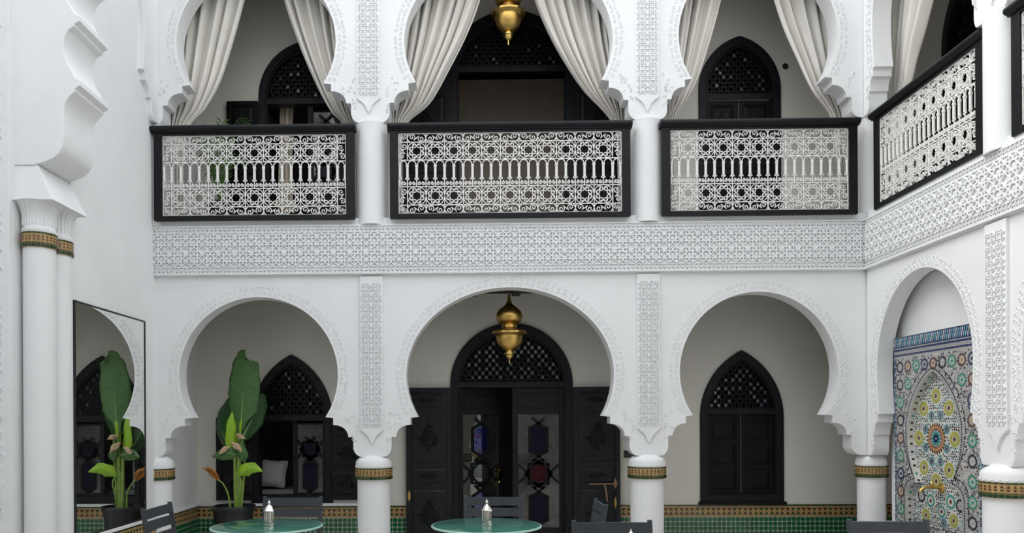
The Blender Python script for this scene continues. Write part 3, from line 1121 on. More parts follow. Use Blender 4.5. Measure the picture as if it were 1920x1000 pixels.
# ================================================================== MOSAIC FOUNTAIN
fo = thing('mosaic_fountain', 'mosaic wall fountain with pointed niche and brass spout', 'fountain', (4.15, 6.76, 0), -PI / 2)
half = [(.0, 1.875), (.06, 1.852), (.125, 1.805), (.20, 1.735), (.28, 1.63), (.34, 1.51), (.377, 1.38), (.382, 1.25), (.36, 1.10), (.32, .98), (.275, .895), (.255, .858),
        (.30, .852), (.35, .83), (.39, .785), (.41, .72), (.41, .46)]
niche = [(-x, z) for x, z in reversed(half)] + half[1:]
HW, ZT = .74, 2.235
PY = -.075
MB().holed([(-.60, .0), (HW, .0), (HW, ZT), (-.60, ZT)], [niche], PY, -.001).build('surround', 'z_grey', fo)
MB().prism([(x, z) for x, z in niche], -.012, -.004).build('niche_field', 'z_white', fo)
COLS = ['z_white', 'z_black', 'z_navy', 'z_teal', 'z_green', 'z_maroon', 'z_yellow', 'z_orange', 'z_sky', 'z_grey']
CI = {c: i for i, c in enumerate(COLS)}


def kite(mb, a, r0, r1, wd, mi, d=.003, rm=.55):
    c, s_ = math.cos(a), math.sin(a)
    rmid = r0 + (r1 - r0) * rm
    P = [(r0, 0), (rmid, wd), (r1, 0), (rmid, -wd)]
    P = [(x * c - y * s_, x * s_ + y * c) for x, y in P]
    mb.prism(P, -d, 0, mi)


def rose_mesh(outer, dots, inner, heart, n=12):
    mb = MB()
    mb.prism([(math.cos(2 * PI * i / n), math.sin(2 * PI * i / n)) for i in range(n)], -.0008, 0, CI['z_white'])
    for i in range(n):
        a = 2 * PI * i / n
        kite(mb, a, .58, 1.0, .20, CI[outer], .003)
        kite(mb, a + PI / n, .80, 1.08, .09, CI[dots], .003)
        kite(mb, a + PI / n, .36, .74, .10, CI[inner], .003)
    for i in range(8):
        kite(mb, 2 * PI * i / 8, 0.02, .34, .075, CI[heart], .003)
    return mb.mesh('rosette', COLS)


RG = rose_mesh('z_green', 'z_black', 'z_grey', 'z_teal')
RN = rose_mesh('z_navy', 'z_black', 'z_grey', 'z_navy')
RM_ = rose_mesh('z_maroon', 'z_black', 'z_grey', 'z_orange')
RK = rose_mesh('z_black', 'z_navy', 'z_grey', 'z_grey')
RY = rose_mesh('z_yellow', 'z_yellow', 'z_yellow', 'z_maroon', 14)
RT = rose_mesh('z_sky', 'z_teal', 'z_black', 'z_navy')
RTT = rose_mesh('z_teal', 'z_green', 'z_white', 'z_maroon')


def big_rose():
    mb = MB()
    n = 24
    for i in range(n):
        a = 2 * PI * i / n
        kite(mb, a, .62, 1.0, .085, CI['z_orange'], .003)
        kite(mb, a + PI / n, .80, 1.12, .05, CI['z_black'], .003)
        kite(mb, a + PI / n, .50, .72, .05, CI['z_maroon'], .003)
    for i in range(12):
        kite(mb, 2 * PI * i / 12, .22, .56, .085, CI['z_teal'], .004)
        kite(mb, 2 * PI * (i + .5) / 12, .06, .34, .045, CI['z_navy'], .004)
    return mb.mesh('rosette', COLS)


spots_o, spots_i = [], []
cyc = [RK, RM_, RG, RN, RM_, RK, RG, RM_, RN]
for i in range(9):
    spots_o.append((-.50 + .131 * i, 1.945, .056, cyc[i]))
for i, me in ((0, RK), (1, RG), (7, RG), (8, RM_)):
    spots_o.append((-.50 + .131 * i, 1.775, .056, me))
side = [RG, RK, RM_, RG, RN, RM_, RG, RK, RG]
for j in range(9):
    z = 1.605 - .17 * j
    spots_o.append((-.495, z, .060, side[j]))
    spots_o.append((.545, z, .060, side[(j + 4) % 9]))
for x, z, r, me in spots_o:
    inst('rosette', me, fo, (x, PY, z), sc=(r, 1, r))
BIG = big_rose()
inst('rosette', BIG, fo, (-.045, -.012, 1.27), sc=(.135, 1, .135))
spots_i.append((-.045, 1.27, .15))
for k in range(8):
    a = PI / 2 + k * PI / 4
    x, z = -.045 + .262 * math.cos(a), 1.27 + .385 * math.sin(a)
    inst('rosette', RY, fo, (x, -.012, z), sc=(.068, 1, .068))
    spots_i.append((x, z, .072))
for k in range(8):
    a = PI / 2 + (k + .5) * PI / 4
    x, z = -.045 + .168 * math.cos(a), 1.27 + .225 * math.sin(a)
    inst('rosette', RT, fo, (x, -.012, z), sc=(.045, 1, .045))
    spots_i.append((x, z, .048))
for x, z, r, me in ((-.27, .73, .06, RK), (-.13, .70, .06, RTT), (.16, .72, .065, RTT), (.29, .70, .06, RK), (.03, .62, .055, RTT), (-.2, .56, .06, RY), (.2, .56, .06, RY), (.06, .52, .05, RT)):
    inst('rosette', me, fo, (x, -.012, z), sc=(r, 1, r))
    spots_i.append((x, z, r * 1.08))
rq = random.Random(11)
# small pieces between the rosettes
mb = MB()


def filler(poly, y, step, excl, cols, rr, avoid=None):
    xs, zs = [p[0] for p in poly], [p[1] for p in poly]
    z, row = min(zs), 0
    while z < max(zs):
        x = min(xs) + (step / 2 if row % 2 else 0) + rr.uniform(-.2, .2) * step
        while x < max(xs):
            if inside((x, z), poly) and not (avoid and inside((x, z), avoid)) and all(math.dist((x, z), (q[0], q[1])) > q[2] + step * .25 for q in excl):
                a = rr.uniform(0, PI)
                q = step * rr.uniform(.28, .40)
                P = [(x + q * math.cos(a + i * PI / 2) * (1.2 if i % 2 else .8), z + (row * 7919 % 5 - 2 + 2 * math.sin(x * 300)) * step * .06 + q * math.sin(a + i * PI / 2) * (1.2 if i % 2 else .8)) for i in range(4)]
                mb.prism(P, y - .0025, y, CI[rr.choice(cols)])
            x += step
        z += step * .87
        row += 1


filler([(-.56, .02), (.63, .02), (.63, 2.03), (-.56, 2.03)], PY, .028, [(q[0], q[1], q[2]) for q in spots_o],
       ['z_black', 'z_maroon', 'z_white', 'z_white', 'z_grey', 'z_white', 'z_navy', 'z_grey'], rq, avoid=[(x * 1.14, z + .04) for x, z in niche])
filler(niche, -.012, .027, spots_i, ['z_black', 'z_black', 'z_teal', 'z_black', 'z_maroon', 'z_navy', 'z_black', 'z_sky'], rq)
# border lines following the niche edge
for off, stp in ((1.035, .016), (1.09, .016)):
    for a, b in zip(niche, niche[1:]):
        L = math.dist(a, b)
        k = max(1, int(L / .020))
        for i in range(k):
            t = (i + .5) / k
            x, z = a[0] + (b[0] - a[0]) * t, a[1] + (b[1] - a[1]) * t
            x, z = x * (1 + (off - 1) * 2.2), z + (off - 1) * .9
            if z > .4:
                mb.prism([(x - .006, z - .006), (x + .006, z - .006), (x + .006, z + .006), (x - .006, z + .006)], PY - .0025, PY, CI['z_black'])
# side and top borders
z = .01
while z < 2.04:
    for x in (-.589, -.572, .647, .667, .687, .707, .727):
        mb.prism([(x - .007, z), (x + .007, z), (x + .007, z + .014), (x - .007, z + .014)], PY - .0025, PY, CI['z_navy' if rq.random() < .6 else 'z_sky'])
    z += .020
for z0, mi, h in ((2.052, 'z_navy', .016), (2.082, 'z_grey', .008), (2.10, 'z_navy', .018)):
    x = -.595
    while x < HW - .01:
        mb.prism([(x, z0), (x + .013, z0), (x + .013, z0 + h), (x, z0 + h)], PY - .0025, PY, CI[mi])
        x += .018
mb.box(-.60, HW, PY - .002, PY, 2.130, 2.232, CI['z_navy'])
x, k = -.597, 0
while x < HW - .02:
    for za, zb in ((2.136, 2.184), (2.176, 2.226)):
        xx = x + (.014 if za > 2.15 else 0)
        mb.prism([(xx + .005, za), (xx + .009, za + .012), (xx + .014, zb - .012), (xx + .009, zb), (xx, zb - .012), (xx, za + .012)], PY - .005, PY - .001, CI['z_sky' if k % 3 else 'z_white'])
    x += .028
    k += 1
mb.build('mosaic_piece', COLS, fo, fix=False)['kind'] = 'stuff'
# coloured squares on the pale reveal of the niche
rv = MB()
L = list(reversed(half))
for i, (a, b) in enumerate(zip(L, L[1:])):
    n_ = max(1, int(math.dist(a, b) / .055))
    for k in range(n_):
        t = (k + .5) / n_
        x, z = -(a[0] + (b[0] - a[0]) * t), a[1] + (b[1] - a[1]) * t
        d = Vector((-(b[0] - a[0]), b[1] - a[1])).normalized() * .010
        nrm = Vector((d.y, -d.x)).normalized() * .002
        vs = [(x - d.x + nrm.x, -.055, z - d.y + nrm.y), (x - d.x + nrm.x, -.030, z - d.y + nrm.y), (x + d.x + nrm.x, -.030, z + d.y + nrm.y), (x + d.x + nrm.x, -.055, z + d.y + nrm.y)]
        rv.add(vs, [(0, 1, 2, 3)], CI[rq.choice(['z_maroon', 'z_navy', 'z_black', 'z_teal'])])
rv.build('reveal_tile', COLS, fo, fix=False)['kind'] = 'stuff'
rl = MB()
n_ = len(half)
for sgn in (-1, 1):
    vs = [(sgn * x * .997, PY, z) for x, z in half] + [(sgn * x * .997, -.01, z) for x, z in half]
    rl.add(vs, [(i, i + 1, i + 1 + n_, i + n_) for i in range(n_ - 1)])
rl.build('reveal', 'z_white', fo, fix=False)
sp = MB()
sp.lathe([(.0, -.001), (.045, 0), (.045, .008), (.03, .018), (.018, .022)], 16)
for i, v in enumerate(sp.v):
    sp.v[i] = (v[0] + .035, -.012 - v[2], v[1] + .83)
sp.tube([(.035, -.02, .83), (.035, -.10, .84), (.035, -.17, .835), (.035, -.20, .81), (.035, -.205, .79)], [.016, .014, .013, .015, .013], 10)
sp.lathe([(.008, 0), (.016, .01), (.016, .02), (.004, .035)], 8, (.035, -.10, .85))
sp.build('spout', 'brass', fo, smooth=40)
ba = MB()
ba.holed([(-.56, -.46), (.56, -.46), (.56, -.0), (-.56, -.0)], [[(-.48, -.38), (.48, -.38), (.48, -.05), (-.48, -.05)]], 0, .46)
ba.v = [(x, z, y) for x, y, z in ba.v]
ba.box(-.5, .5, -.40, -.03, .0, .25)
ba.build('basin', 'z_white', fo)
st = MB()
x = -.55
while x < .54:
    st.add([(x, -.05, .463), (x + .02, -.05, .463), (x + .035, -.005, .463), (x + .015, -.005, .463)], [(0, 1, 2, 3)], 0)
    st.add([(x, -.455, .463), (x + .02, -.455, .463), (x + .035, -.385, .463), (x + .015, -.385, .463)], [(0, 1, 2, 3)], 0)
    x += .05
st.build('basin_stripe', ['z_navy'], fo, fix=False)['kind'] = 'stuff'

# ================================================================== CURTAINS
def catmull(P, t):
    n = len(P) - 1
    f = t * n
    i = min(int(f), n - 1)
    u = f - i
    p0, p1, p2, p3 = P[max(i - 1, 0)], P[i], P[i + 1], P[min(i + 2, n)]
    return .5 * ((2 * p1) + (p2 - p0) * u + (2 * p0 - 5 * p1 + 4 * p2 - p3) * u * u + (3 * p1 - p0 - 3 * p2 + p3) * u ** 3)


def curtain(outer, inner, label, depth, nf, seed, plane='Y', m='curtain', name='curtain', group='tied-back gallery curtains'):
    rr = random.Random(seed)
    ph = [rr.uniform(0, 6.3) for _ in range(4)]
    get = (lambda q: at(q[0], q[1], depth)) if plane == 'Y' else (lambda q: atx(q[0], q[1], depth))
    O, I = [get(q) for q in outer], [get(q) for q in inner]
    nv, nu = 56, 110
    vs, fs = [], []
    out = Vector((0, 1, 0)) if plane == 'Y' else Vector((1, 0, 0))
    for j in range(nv + 1):
        v = j / nv
        a, b = catmull(O, v), catmull(I, v)
        wdt = (b - a).length
        A = min(.050, .020 + wdt * .055)
        for i in range(nu + 1):
            u = i / nu
            w_ = u + .018 * math.sin(2 * PI * 2.3 * u + ph[0] + v * 1.5)
            f = math.sin(2 * PI * nf * w_ + ph[1] + .9 * v * math.sin(ph[3] + 5 * u))
            f = math.copysign(abs(f) ** .75, f) + .35 * math.sin(2 * PI * (nf * 1.7) * u + ph[2] + v * 2)
            p = a.lerp(b, u) + out * (A * f)
            p += (b - a) * (.010 * math.cos(2 * PI * nf * w_ + ph[1]))
            vs.append(p)
    for j in range(nv):
        for i in range(nu):
            k = j * (nu + 1) + i
            fs.append((k, k + 1, k + nu + 2, k + nu + 1))
    mb = MB().add(vs, fs)
    o = mb.build(name, m, smooth=80, fix=False)
    s = o.modifiers.new('thick', 'SOLIDIFY')
    s.thickness = .004
    return tag(o, label, 'curtain', group)


CY = 7.93
curtain([(318, -70), (316, 0), (316, 78), (317, 156), (318, 208), (319, 240), (312, 300), (308, 410)],
        [(480, -70), (461, 0), (440, 78), (415, 156), (387, 206), (356, 240), (345, 300), (348, 410)],
        'beige tied-back curtain above the palm, on the mirror-wall side of its arch', CY, 6, 1)
curtain([(668, -60), (664, 0), (660, 78), (660, 156), (664, 208), (668, 238), (673, 300), (675, 410)],
        [(522, -60), (533, 0), (559, 78), (592, 156), (620, 208), (644, 238), (650, 300), (652, 410)],
        'beige tied-back curtain crossing the arched door behind the palm', CY, 6, 2)
curtain([(742, -70), (738, 0), (735, 70), (735, 130), (735, 193), (737, 236), (735, 300), (732, 410)],
        [(922, -70), (902, 0), (878, 62), (843, 130), (806, 193), (760, 236), (752, 300), (758, 410)],
        'beige tied-back curtain in the middle arch, on the palm side of the lantern', CY, 8, 3)
curtain([(1168, -70), (1168, 0), (1166, 60), (1166, 115), (1166, 172), (1167, 234), (1172, 300), (1175, 410)],
        [(985, -70), (1004, 0), (1028, 60), (1057, 115), (1095, 172), (1150, 234), (1158, 300), (1158, 410)],
        'beige tied-back curtain in the middle arch, on the fountain side of the lantern', CY, 8, 4)
curtain([(1252, -70), (1250, 0), (1248, 65), (1248, 146), (1248, 192), (1249, 226), (1246, 300), (1244, 400)],
        [(1368, -70), (1351, 0), (1334, 65), (1308, 146), (1285, 192), (1266, 226), (1262, 300), (1266, 400)],
        'narrow beige curtain between the middle balcony and the closed pointed window', CY, 5, 5)
curtain([(1612, -70), (1610, 0), (1608, 57), (1604, 112), (1600, 169), (1594, 222), (1598, 300), (1600, 400)],
        [(1430, -70), (1450, 0), (1469, 57), (1493, 112), (1520, 169), (1558, 222), (1568, 300), (1572, 400)],
        'beige tied-back curtain beside the round wall vent', CY, 7, 6)
curtain([(1676, -90), (1675, 0), (1674, 48), (1673, 108), (1672, 156), (1670, 200), (1670, 260), (1670, 330)],
        [(1765, -90), (1742, 0), (1731, 48), (1716, 108), (1706, 156), (1694, 200), (1690, 260), (1692, 330)],
        'beige tied-back curtain in the side arch above the fountain', 4.26, 5, 7, plane='X')
c_ = [at(524, 196, 9.0), at(549, 196, 9.0)]
curtain([(524, 190), (524, 240), (523, 300), (522, 400)], [(551, 190), (549, 240), (549, 300), (550, 400)],
        'cream inner drape hanging inside the upper door behind the palm', 9.0, 3, 8, m='linen', group=None)

# ================================================================== BRASS LANTERNS
def brass_lantern(cx_px, y0, Y, label, top):
    c = at(cx_px, y0, Y)
    s = 1 / (F / Y)
    t = thing('hanging_lantern', label, 'lantern', (c.x, Y, c.z), 0, 'hanging brass lanterns')
    z = lambda q: -(q - 624) * s
    r = lambda q: q * s
    dome = [(r(2.2), z(552)), (r(3), z(560)), (r(4.2), z(566)), (r(6.5), z(571)), (r(11), z(575)), (r(18), z(580)), (r(23), z(586)), (r(25.3), z(592)), (r(25), z(598)), (r(22), z(603)), (r(17), z(607)), (r(14), z(609))]
    MB().lathe(dome, 40).build('dome', 'brass', t, smooth=50)
    MB().lathe([(r(13.5), z(608.5)), (r(14.5), z(610)), (r(14.5), z(615)), (r(12), z(616.5)), (r(18), z(619.5))], 24).build('collar', 'brass', t, smooth=30)
    MB().lathe([(r(20), z(618.5)), (r(30), z(620.5)), (r(32), z(623)), (r(32), z(626.5)), (r(27), z(629.5)), (r(25.5), z(631))], 12).build('flange', 'brass', t, smooth=20)
    MB().lathe([(r(24.5), z(630.5)), (r(24.8), z(634)), (r(23.5), z(641)), (r(20.5), z(648)), (r(15.5), z(653.5)), (r(11), z(656.5)), (r(7.5), z(658))], 32).build('bowl', 'brass', t, smooth=40)
    MB().lathe([(r(6.5), z(657)), (r(6.8), z(660.5)), (r(10), z(662)), (r(10.3), z(664.5)), (r(8), z(666)), (r(7.5), z(669)), (r(5), z(672.5)), (r(1.6), z(674)), (r(1.4), z(682)), (r(.3), z(683))], 24).build('finial', 'brass_bright', t, smooth=40)
    MB().tube([(0, 0, z(553)), (0, 0, top - c.z)], .006, 8).build('rod', 'brass', t)
    return t


brass_lantern(955, 624, 8.10, 'onion-domed brass lantern hanging in front of the ground floor door', 2.90)
brass_lantern(953, 26.5, 8.10, 'brass lantern hanging between the middle balcony curtains', 6.75)


# ================================================================== PLANTS
def leaf(name, parent, org, path, widths, m, tilt=0.0, fold=.25, wob=0.0, rib=True, seed=0):
    rr = random.Random(seed)
    P = [Vector(p) - org for p in path]
    n, k = 26, 5
    vs, fs, mid = [], [], []
    for i in range(n + 1):
        t = i / n
        p = catmull(P, t)
        d = (catmull(P, min(1, t + .02)) - catmull(P, max(0, t - .02))).normalized()
        side = d.cross(Vector((math.sin(tilt), -math.cos(tilt), 0))).normalized()
        nor = side.cross(d).normalized()
        f = t * (len(widths) - 1)
        q = min(int(f), len(widths) - 2)
        u = f - q
        u = u * u * (3 - 2 * u)
        w_ = widths[q] * (1 - u) + widths[q + 1] * u
        mid.append(p + nor * -.004)
        for j in range(-k, k + 1):
            x = j / k
            ed = 1 + (rr.uniform(-.05, .05) if abs(j) == k else 0)
            vs.append(p + side * (w_ * x * ed) + nor * (-fold * w_ * abs(x) + wob * w_ * math.sin(9 * t + 4 * x) * abs(x)))
    c = 2 * k + 1
    for i in range(n):
        for j in range(2 * k):
            a = i * c + j
            fs.append((a, a + 1, a + c + 1, a + c))
    o = MB().add(vs, fs).build(name, m, parent, smooth=60, fix=False)
    s = o.modifiers.new('thick', 'SOLIDIFY')
    s.thickness = .002
    if rib:
        MB().tube(mid, [.006 * (1 - .7 * i / n) for i in range(n + 1)], 6).build('midrib', 'leaf_rib', o, smooth=60)
    return o


def potted(name, label, X, Y, z0, rt, rb, h):
    t = thing(name, label, 'plant', (X, Y, z0))
    MB().lathe([(rb, 0), (rt * .93, h * .86), (rt * .93, h * .90), (rt, h * .90), (rt * 1.02, h * .93), (rt * 1.02, h * .98), (rt, h), (rt * .9, h), (rt * .88, h * .92)], 40, cap=False).add(
        [(rb * math.cos(2 * PI * i / 40), rb * math.sin(2 * PI * i / 40), 0) for i in range(40)], [tuple(range(40))]).build('pot', 'pot', t, smooth=40)
    MB().lathe([(.01, h * .945), (rt * .89, h * .94)], 24, cap=False).build('soil', 'soil', t)
    return t


PY_ = 8.15
pc = at(438, 948, PY_)
bp = potted('banana_plant', 'broad-leaved green banana plant in a black pot under the arch', pc.x, PY_, 0, .232, .165, pc.z)
org = Vector((pc.x, PY_, 0))


def pp(*l):
    return [at(x, y, PY_ + (q[0] if q else 0)) for x, y, *q in l]


leaf('leaf', bp, org, pp((449, 812), (452, 790), (455, 745), (458, 700), (461, 676, -.02), (462, 671, -.06)), [.012, .05, .165, .178, .15, .12, .07], 'leaf_mid', fold=.22, wob=.04, seed=1)
leaf('leaf', bp, org, pp((440, 852), (424, 830, .05), (414, 795, .10), (424, 762, .12), (438, 742, .1)), [.02, .10, .125, .11, .06, .01], 'leaf_dark', tilt=-.5, fold=.35, wob=.05, seed=2)
leaf('leaf', bp, org, pp((441, 853), (436, 830), (435, 800), (438, 772, .03)), [.02, .075, .06, .02], 'leaf_bright', tilt=.4, fold=.4, seed=3)
leaf('leaf', bp, org, pp((452, 828), (463, 805, .06), (478, 775, .10), (489, 745, .12), (492, 738, .12)), [.01, .10, .135, .12, .06, .01], 'leaf_dark', tilt=.45, fold=.3, wob=.06, seed=4)
leaf('leaf', bp, org, pp((447, 838), (448, 815), (449, 795), (452, 778, .02)), [.01, .03, .03, .01], 'leaf_bright', tilt=-.7, fold=.3, seed=5)
leaf('leaf', bp, org, pp((459, 862, .02), (440, 852, -.03), (418, 853, -.06), (398, 857, -.08)), [.02, .075, .065, .01], 'leaf_mid', tilt=.2, fold=.5, wob=.1, seed=6)
leaf('leaf', bp, org, pp((455, 820, -.02), (452, 838, -.05), (455, 855, -.05), (452, 866, -.04)), [.01, .05, .06, .015], 'leaf_mid', tilt=.3, fold=.5, wob=.2, seed=7)
leaf('dry_tip', bp, org, pp((430, 838, -.07), (420, 843, -.09), (411, 851, -.10)), [.01, .03, .012], 'leaf_dry', fold=.5, wob=.3, rib=False, seed=8)
leaf('dry_tip', bp, org, pp((432, 830, -.09), (444, 838, -.10), (452, 848, -.09)), [.012, .035, .01], 'leaf_dry', fold=.6, wob=.4, rib=False, seed=9)
leaf('dry_tip', bp, org, pp((442, 816, -.05), (450, 819, -.08), (460, 823, -.07)), [.02, .03, .005], 'leaf_dry', fold=.5, wob=.5, rib=False, seed=10)
leaf('leaf', bp, org, pp((447, 893, -.05), (458, 884, -.08), (472, 878, -.09), (492, 884, -.10)), [.02, .075, .06, .008], 'leaf_bright', tilt=.3, fold=.3, wob=.15, seed=11)
for k in range(5):
    leaf('withered_leaf', bp, org, pp((410, 901, -.05), (403 - 2 * k, 890 - 1.5 * k, -.07 + .02 * k), (396 - 4 * k, 879 - 2 * (k % 3), -.08 + .03 * k)), [.010, .032, .008], 'leaf_orange', tilt=.6 * k - 1, fold=.6, wob=.3, rib=False, seed=20 + k)
sm = [((447, 952), (447, 900), (449, 850), (450, 812)), ((443, 952), (441, 900), (440, 850)), ((451, 952), (456, 905, .02), (459, 862, .02)), ((432, 952, -.02), (427, 925, -.04), (418, 908, -.05), (409, 900, -.05)), ((450, 952, -.02), (449, 925, -.05), (452, 905, -.06), (448, 892, -.05))]
for k, q in enumerate(sm):
    P = [p - org for p in pp(*q)]
    n = 14
    w0 = (.034, .026, .022, .012, .012)[k]
    MB().tube([catmull(P, i / n) for i in range(n + 1)], [w0 * (1 - .5 * i / n) for i in range(n + 1)], 10).build('stem', 'leaf_stem', bp, smooth=60)

uc = at(412, 300, 8.25)
up_ = potted('potted_palm', 'green palm in a pot behind the balcony railing', uc.x, 8.25, 3.525, .15, .11, .36)
rp = random.Random(5)
for k in range(22):
    a = 2 * PI * k / 22 + rp.uniform(-.2, .2)
    ln = rp.uniform(.24, .40)
    hh = rp.uniform(.60, 1.15)
    fr = MB()
    pts = []
    for i in range(9):
        t = i / 8
        pts.append(Vector((math.cos(a) * ln * t * .9, math.sin(a) * ln * .6 * t, .35 + hh * (1 - (1 - t) ** 2) - .20 * t ** 3)))
    fr.tube(pts, [.006 * (1 - .7 * i / 8) for i in range(9)], 5)
    for i in range(2, 9):
        for sg in (-1, 1):
            d = (pts[i] - pts[i - 1]).normalized()
            sd_ = d.cross(Vector((0, 0, 1))).normalized() * sg
            b = pts[i]
            e = b + (sd_ * .8 + d * .9).normalized() * .17 * (1 - .05 * i) - Vector((0, 0, .03))
            m_ = b.lerp(e, .45) + Vector((0, 0, .012))
            q = d * .012
            fr.add([b, m_ - q, e, m_ + q], [(0, 1, 2, 3)])
    fr.build('frond', 'palm', up_, fix=False)


# ================================================================== TABLES, CHAIRS, SMALL LANTERNS
def table(X, Y, label):
    t = thing('round_table', label, 'table', (X, Y, 0), 0, 'round glass tables')
    r = .375
    MB().lathe([(.01, .745), (r - .014, .745), (r - .010, .744)], 72).build('glass_top', 'glass_green', t, smooth=40)
    MB().lathe([(r - .012, .7452), (r - .004, .7445), (r, .740), (r, .734), (r - .006, .731), (.01, .731)], 72, cap=False).build('glass_rim', 'glass_edge', t, smooth=40)
    MB().lathe([(.24, .700), (.25, .705), (.25, .726), (.24, .731), (.22, .729), (.22, .702)], 48, cap=False).build('support_ring', 'iron_black', t, smooth=40)
    for k in range(3):
        a = 2 * PI * k / 3 + .5
        c, s_ = math.cos(a), math.sin(a)
        pth = [(q * c, q * s_, z) for q, z in ((.235, .72), (.15, .55), (.06, .40), (.08, .25), (.20, .08), (.27, .012))]
        P = [Vector(p) for p in pth]
        MB().tube([catmull(P, i / 18) for i in range(19)], .010, 8).build('leg', 'iron_black', t, smooth=50)
    MB().lathe([(.02, .36), (.05, .37), (.05, .42), (.02, .43)], 20).build('collar', 'iron_black', t, smooth=40)
    return t


def tea_lantern(X, Y, label, z=.745, n=8):
    t = thing('tea_light_lantern', label, 'lantern', (X, Y, z), R(20), 'small silver table lanterns')
    MB().lathe([(.033, 0), (.036, .004), (.036, .014), (.030, .018), (.030, .026), (.034, .029), (.034, .034)], n).build('base', 'silver', t, smooth=20)
    for k in range(n):
        a = 2 * PI * k / n
        MB().tube([(.029 * math.cos(a), .029 * math.sin(a), .033), (.029 * math.cos(a), .029 * math.sin(a), .098)], .0045, 6).build('post', 'silver', t, smooth=50)
    MB().lathe([(.022, .034), (.022, .096)], 12).build('glass_cup', 'silver', t, smooth=40)
    MB().lathe([(.030, .095), (.037, .098), (.037, .106), (.033, .112), (.026, .124), (.017, .137), (.010, .143)], n).build('roof', 'silver', t, smooth=20)
    MB().lathe([(.008, .142), (.006, .147), (.010, .151), (.012, .157), (.010, .163), (.005, .167), (.003, .175), (.0005, .182)], 14).build('finial', 'silver', t, smooth=50)
    return t


def make_chair():
    t = thing('slat_chair', 'x', 'chair', (0, 0, 0), 0, 'dark slatted folding chairs')
    W = .228                                     # local: seat faces -y, back at y = 0
    for sx in (-1, 1):
        x = sx * (W - .014)
        MB().add([(x - .012, .03, .0), (x + .012, .03, .0), (x + .012, .055, .0), (x - .012, .055, .0),
                  (x - .012, -.085, .45), (x + .012, -.085, .45), (x + .012, -.055, .45), (x - .012, -.055, .45),
                  (x - .012, -.012, .885), (x + .012, -.012, .885), (x + .012, .014, .885), (x - .012, .014, .885)],
                 [(0, 3, 2, 1), (8, 9, 10, 11)] + [(a, b, b + 4, a + 4) for k in (0, 4) for a, b in ((k, k + 1), (k + 1, k + 2), (k + 2, k + 3), (k + 3, k))]).build('post', 'chair_paint', t, bevel=.003)
        xi = sx * (W - .04)
        MB().add([(xi - .011, -.40, 0), (xi + .011, -.40, 0), (xi + .011, -.375, 0), (xi - .011, -.375, 0),
                  (xi - .011, -.03, .46), (xi + .011, -.03, .46), (xi + .011, -.005, .46), (xi - .011, -.005, .46)],
                 [(0, 3, 2, 1), (4, 5, 6, 7), (0, 1, 5, 4), (1, 2, 6, 5), (2, 3, 7, 6), (3, 0, 4, 7)]).build('leg', 'chair_paint', t, bevel=.003)
    for z0, z1 in ((.810, .872), (.730, .793), (.640, .700)):
        y = -.075 + (z0 - .45) * .165
        rail = MB()
        n = 8
        vs = []
        for i in range(n + 1):
            u = i / n * 2 - 1
            yy = y + .018 * (1 - u * u) * .5
            for zz in (z0, z1):
                dz_ = (zz - z0) * .165
                vs += [(u * (W - .02), yy + dz_ - .008, zz), (u * (W - .02), yy + dz_ + .008, zz)]
        fs = []
        for i in range(n):
            a = i * 4
            fs += [(a, a + 2, a + 6, a + 4), (a + 1, a + 5, a + 7, a + 3), (a, a + 4, a + 5, a + 1), (a + 2, a + 3, a + 7, a + 6)]
        fs += [(0, 1, 3, 2), (n * 4, n * 4 + 2, n * 4 + 3, n * 4 + 1)]
        rail.add(vs, fs).build('back_rail', 'chair_paint', t)
    for k in range(6):
        y = -.43 + k * .068
        MB().box(-W + .02, W - .02, y, y + .055, .445, .462).build('seat_slat', 'chair_paint', t, bevel=.003)
    for z, y in ((.12, .015), (.20, -.24)):
        MB().tube([(-W + .02, y, z), (W - .02, y, z)], .007, 6).build('stretcher', 'chair_paint', t)
    return t


T1, T2, T3 = at(501, 985, 5.07), at(912, 985, 5.07), Vector((.74, 3.62, 0))
table(T1.x, 5.07, 'round green glass table in front of the potted banana plant')
table(T2.x, 5.07, 'round green glass table in front of the double door')
table(T3.x, T3.y, 'round glass table under the silver lantern tip at the lower picture edge')
l1, l2 = at(505, 986, 5.03), at(913, 986, 5.03)
tea_lantern(l1.x, 5.03, 'small silver lantern on the table by the banana plant')
tea_lantern(l2.x, 5.03, 'small silver lantern on the table by the double door')
tea_lantern(T3.x, T3.y, 'small silver lantern tip at the lower picture edge')
ch = make_chair()
spots = [(-1.405, 5.66, 0, 'dark slatted chair behind the table by the banana plant'),
         (at(926, 931, 5.66).x, 5.66, 0, 'dark slatted chair behind the table by the double door'),
         (at(1147, 972, 4.24).x, 4.24, 0, 'dark slatted chair back with a silver lantern tip showing at its rails'),
         (at(1664, 972, 4.24).x, 4.24, 0, 'dark slatted chair in front of the mosaic fountain'),
         (-2.20, 5.085, R(90), 'dark slatted chair seen side-on at the foot of the mirror'),
         (.86, 5.23, R(-90), 'dark slatted chair seen edge-on in front of the door shutter')]
for i, (x, y, rz, lab) in enumerate(spots):
    o = ch if i == 0 else copy_tree(ch)
    o.location = (x, y, 0)
    o.rotation_euler = (0, 0, rz)
    o['label'] = lab

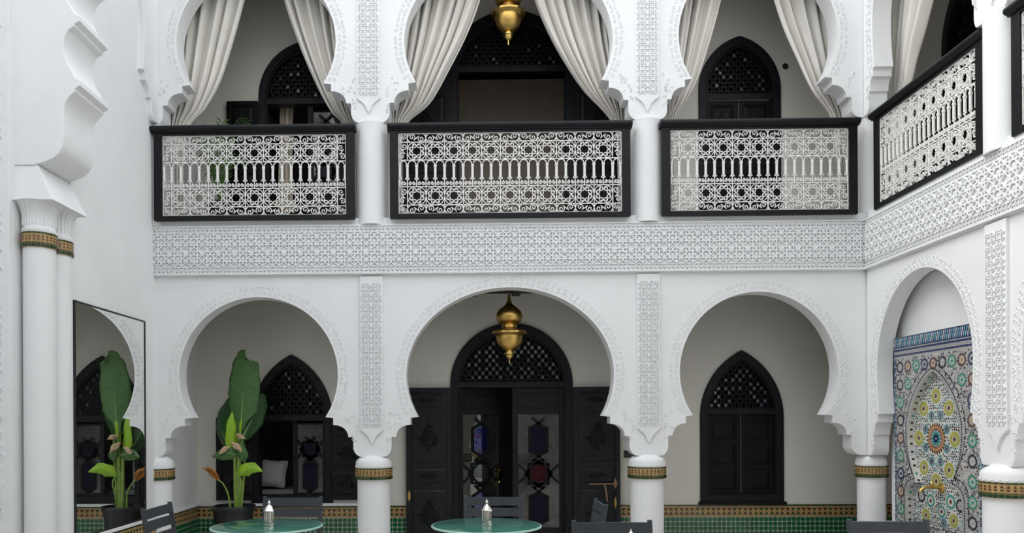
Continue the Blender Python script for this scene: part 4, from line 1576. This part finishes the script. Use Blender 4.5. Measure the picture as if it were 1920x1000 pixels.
# ================================================================== SMALL THINGS
b = thing('bench', 'grey cushioned bench inside the open ground floor window', 'bench', (-2.15, 9.25, .3))
MB().box(-.6, .6, -.3, .3, 0, .22).build('base', 'bench', b, bevel=.01)
MB().box(-.6, .6, -.3, .3, .22, .33).build('seat_cushion', 'bench', b, bevel=.03)
cu = MB()
vs, fs = [], []
for s_ in (-1, 1):
    for i in range(13):
        for j in range(13):
            u, v = i / 6 - 1, j / 6 - 1
            bul = (1 - u ** 4) * (1 - v ** 4)
            k = 1 - .08 * (u * u * v * v < .2) * (abs(u) + abs(v)) * .5
            vs.append((u * .21 * k, s_ * .07 * bul ** .6, v * .21 * k))
for q in (0, 169):
    fs += [(q + i * 13 + j, q + i * 13 + j + 1, q + (i + 1) * 13 + j + 1, q + (i + 1) * 13 + j) for i in range(12) for j in range(12)]
cu.add(vs, fs)
cu = cu.build('cushion', 'cushion', smooth=80)
cu.location, cu.rotation_euler = (-2.50, 9.08, .82), (R(-14), R(4), 0)
cu.scale = (.8, 1, .8)
tag(cu, 'pale square cushion leaning inside the open ground floor window', 'cushion')


def switch(p, rz, wd, h, label, m):
    t = thing('wall_switch', label, 'switch', p, rz)
    MB().box(-wd / 2, wd / 2, -.012, 0, -h / 2, h / 2).build('plate', m, t, bevel=.003)
    MB().box(-wd * .3, wd * .3, -.018, -.011, -h * .3, h * .3).build('rocker', m, t, bevel=.002)


q = at(1180, 852, YB)
switch((q.x, YB, q.z), 0, .13, .085, 'black switch box on the wall beside the double door', 'switch_black')
q = atx(1664, 838, 4.15)
switch((4.15, q.y, q.z), -PI / 2, .075, .095, 'small grey switch beside the mosaic fountain', 'switch_grey')
q = at(1472, 125, YB)
v = thing('wall_vent', 'round hole in the wall near the upper pointed window', 'vent', (q.x, YB, q.z))
ri = MB().lathe([(.036, -.004), (.047, -.004), (.050, .004), (.047, .012), (.036, .010)], 24, cap=False)
ri.v = [(x, -z, y) for x, y, z in ri.v]
ri.build('ring', 'plaster_back', v, smooth=40)
dk = MB().lathe([(.001, .003), (.038, .003)], 24, cap=False)  # flat disc; the shade inside the vent is put into its dark colour
dk.v = [(x, -z, y) for x, y, z in dk.v]
dk.build('opening', 'hole', v)
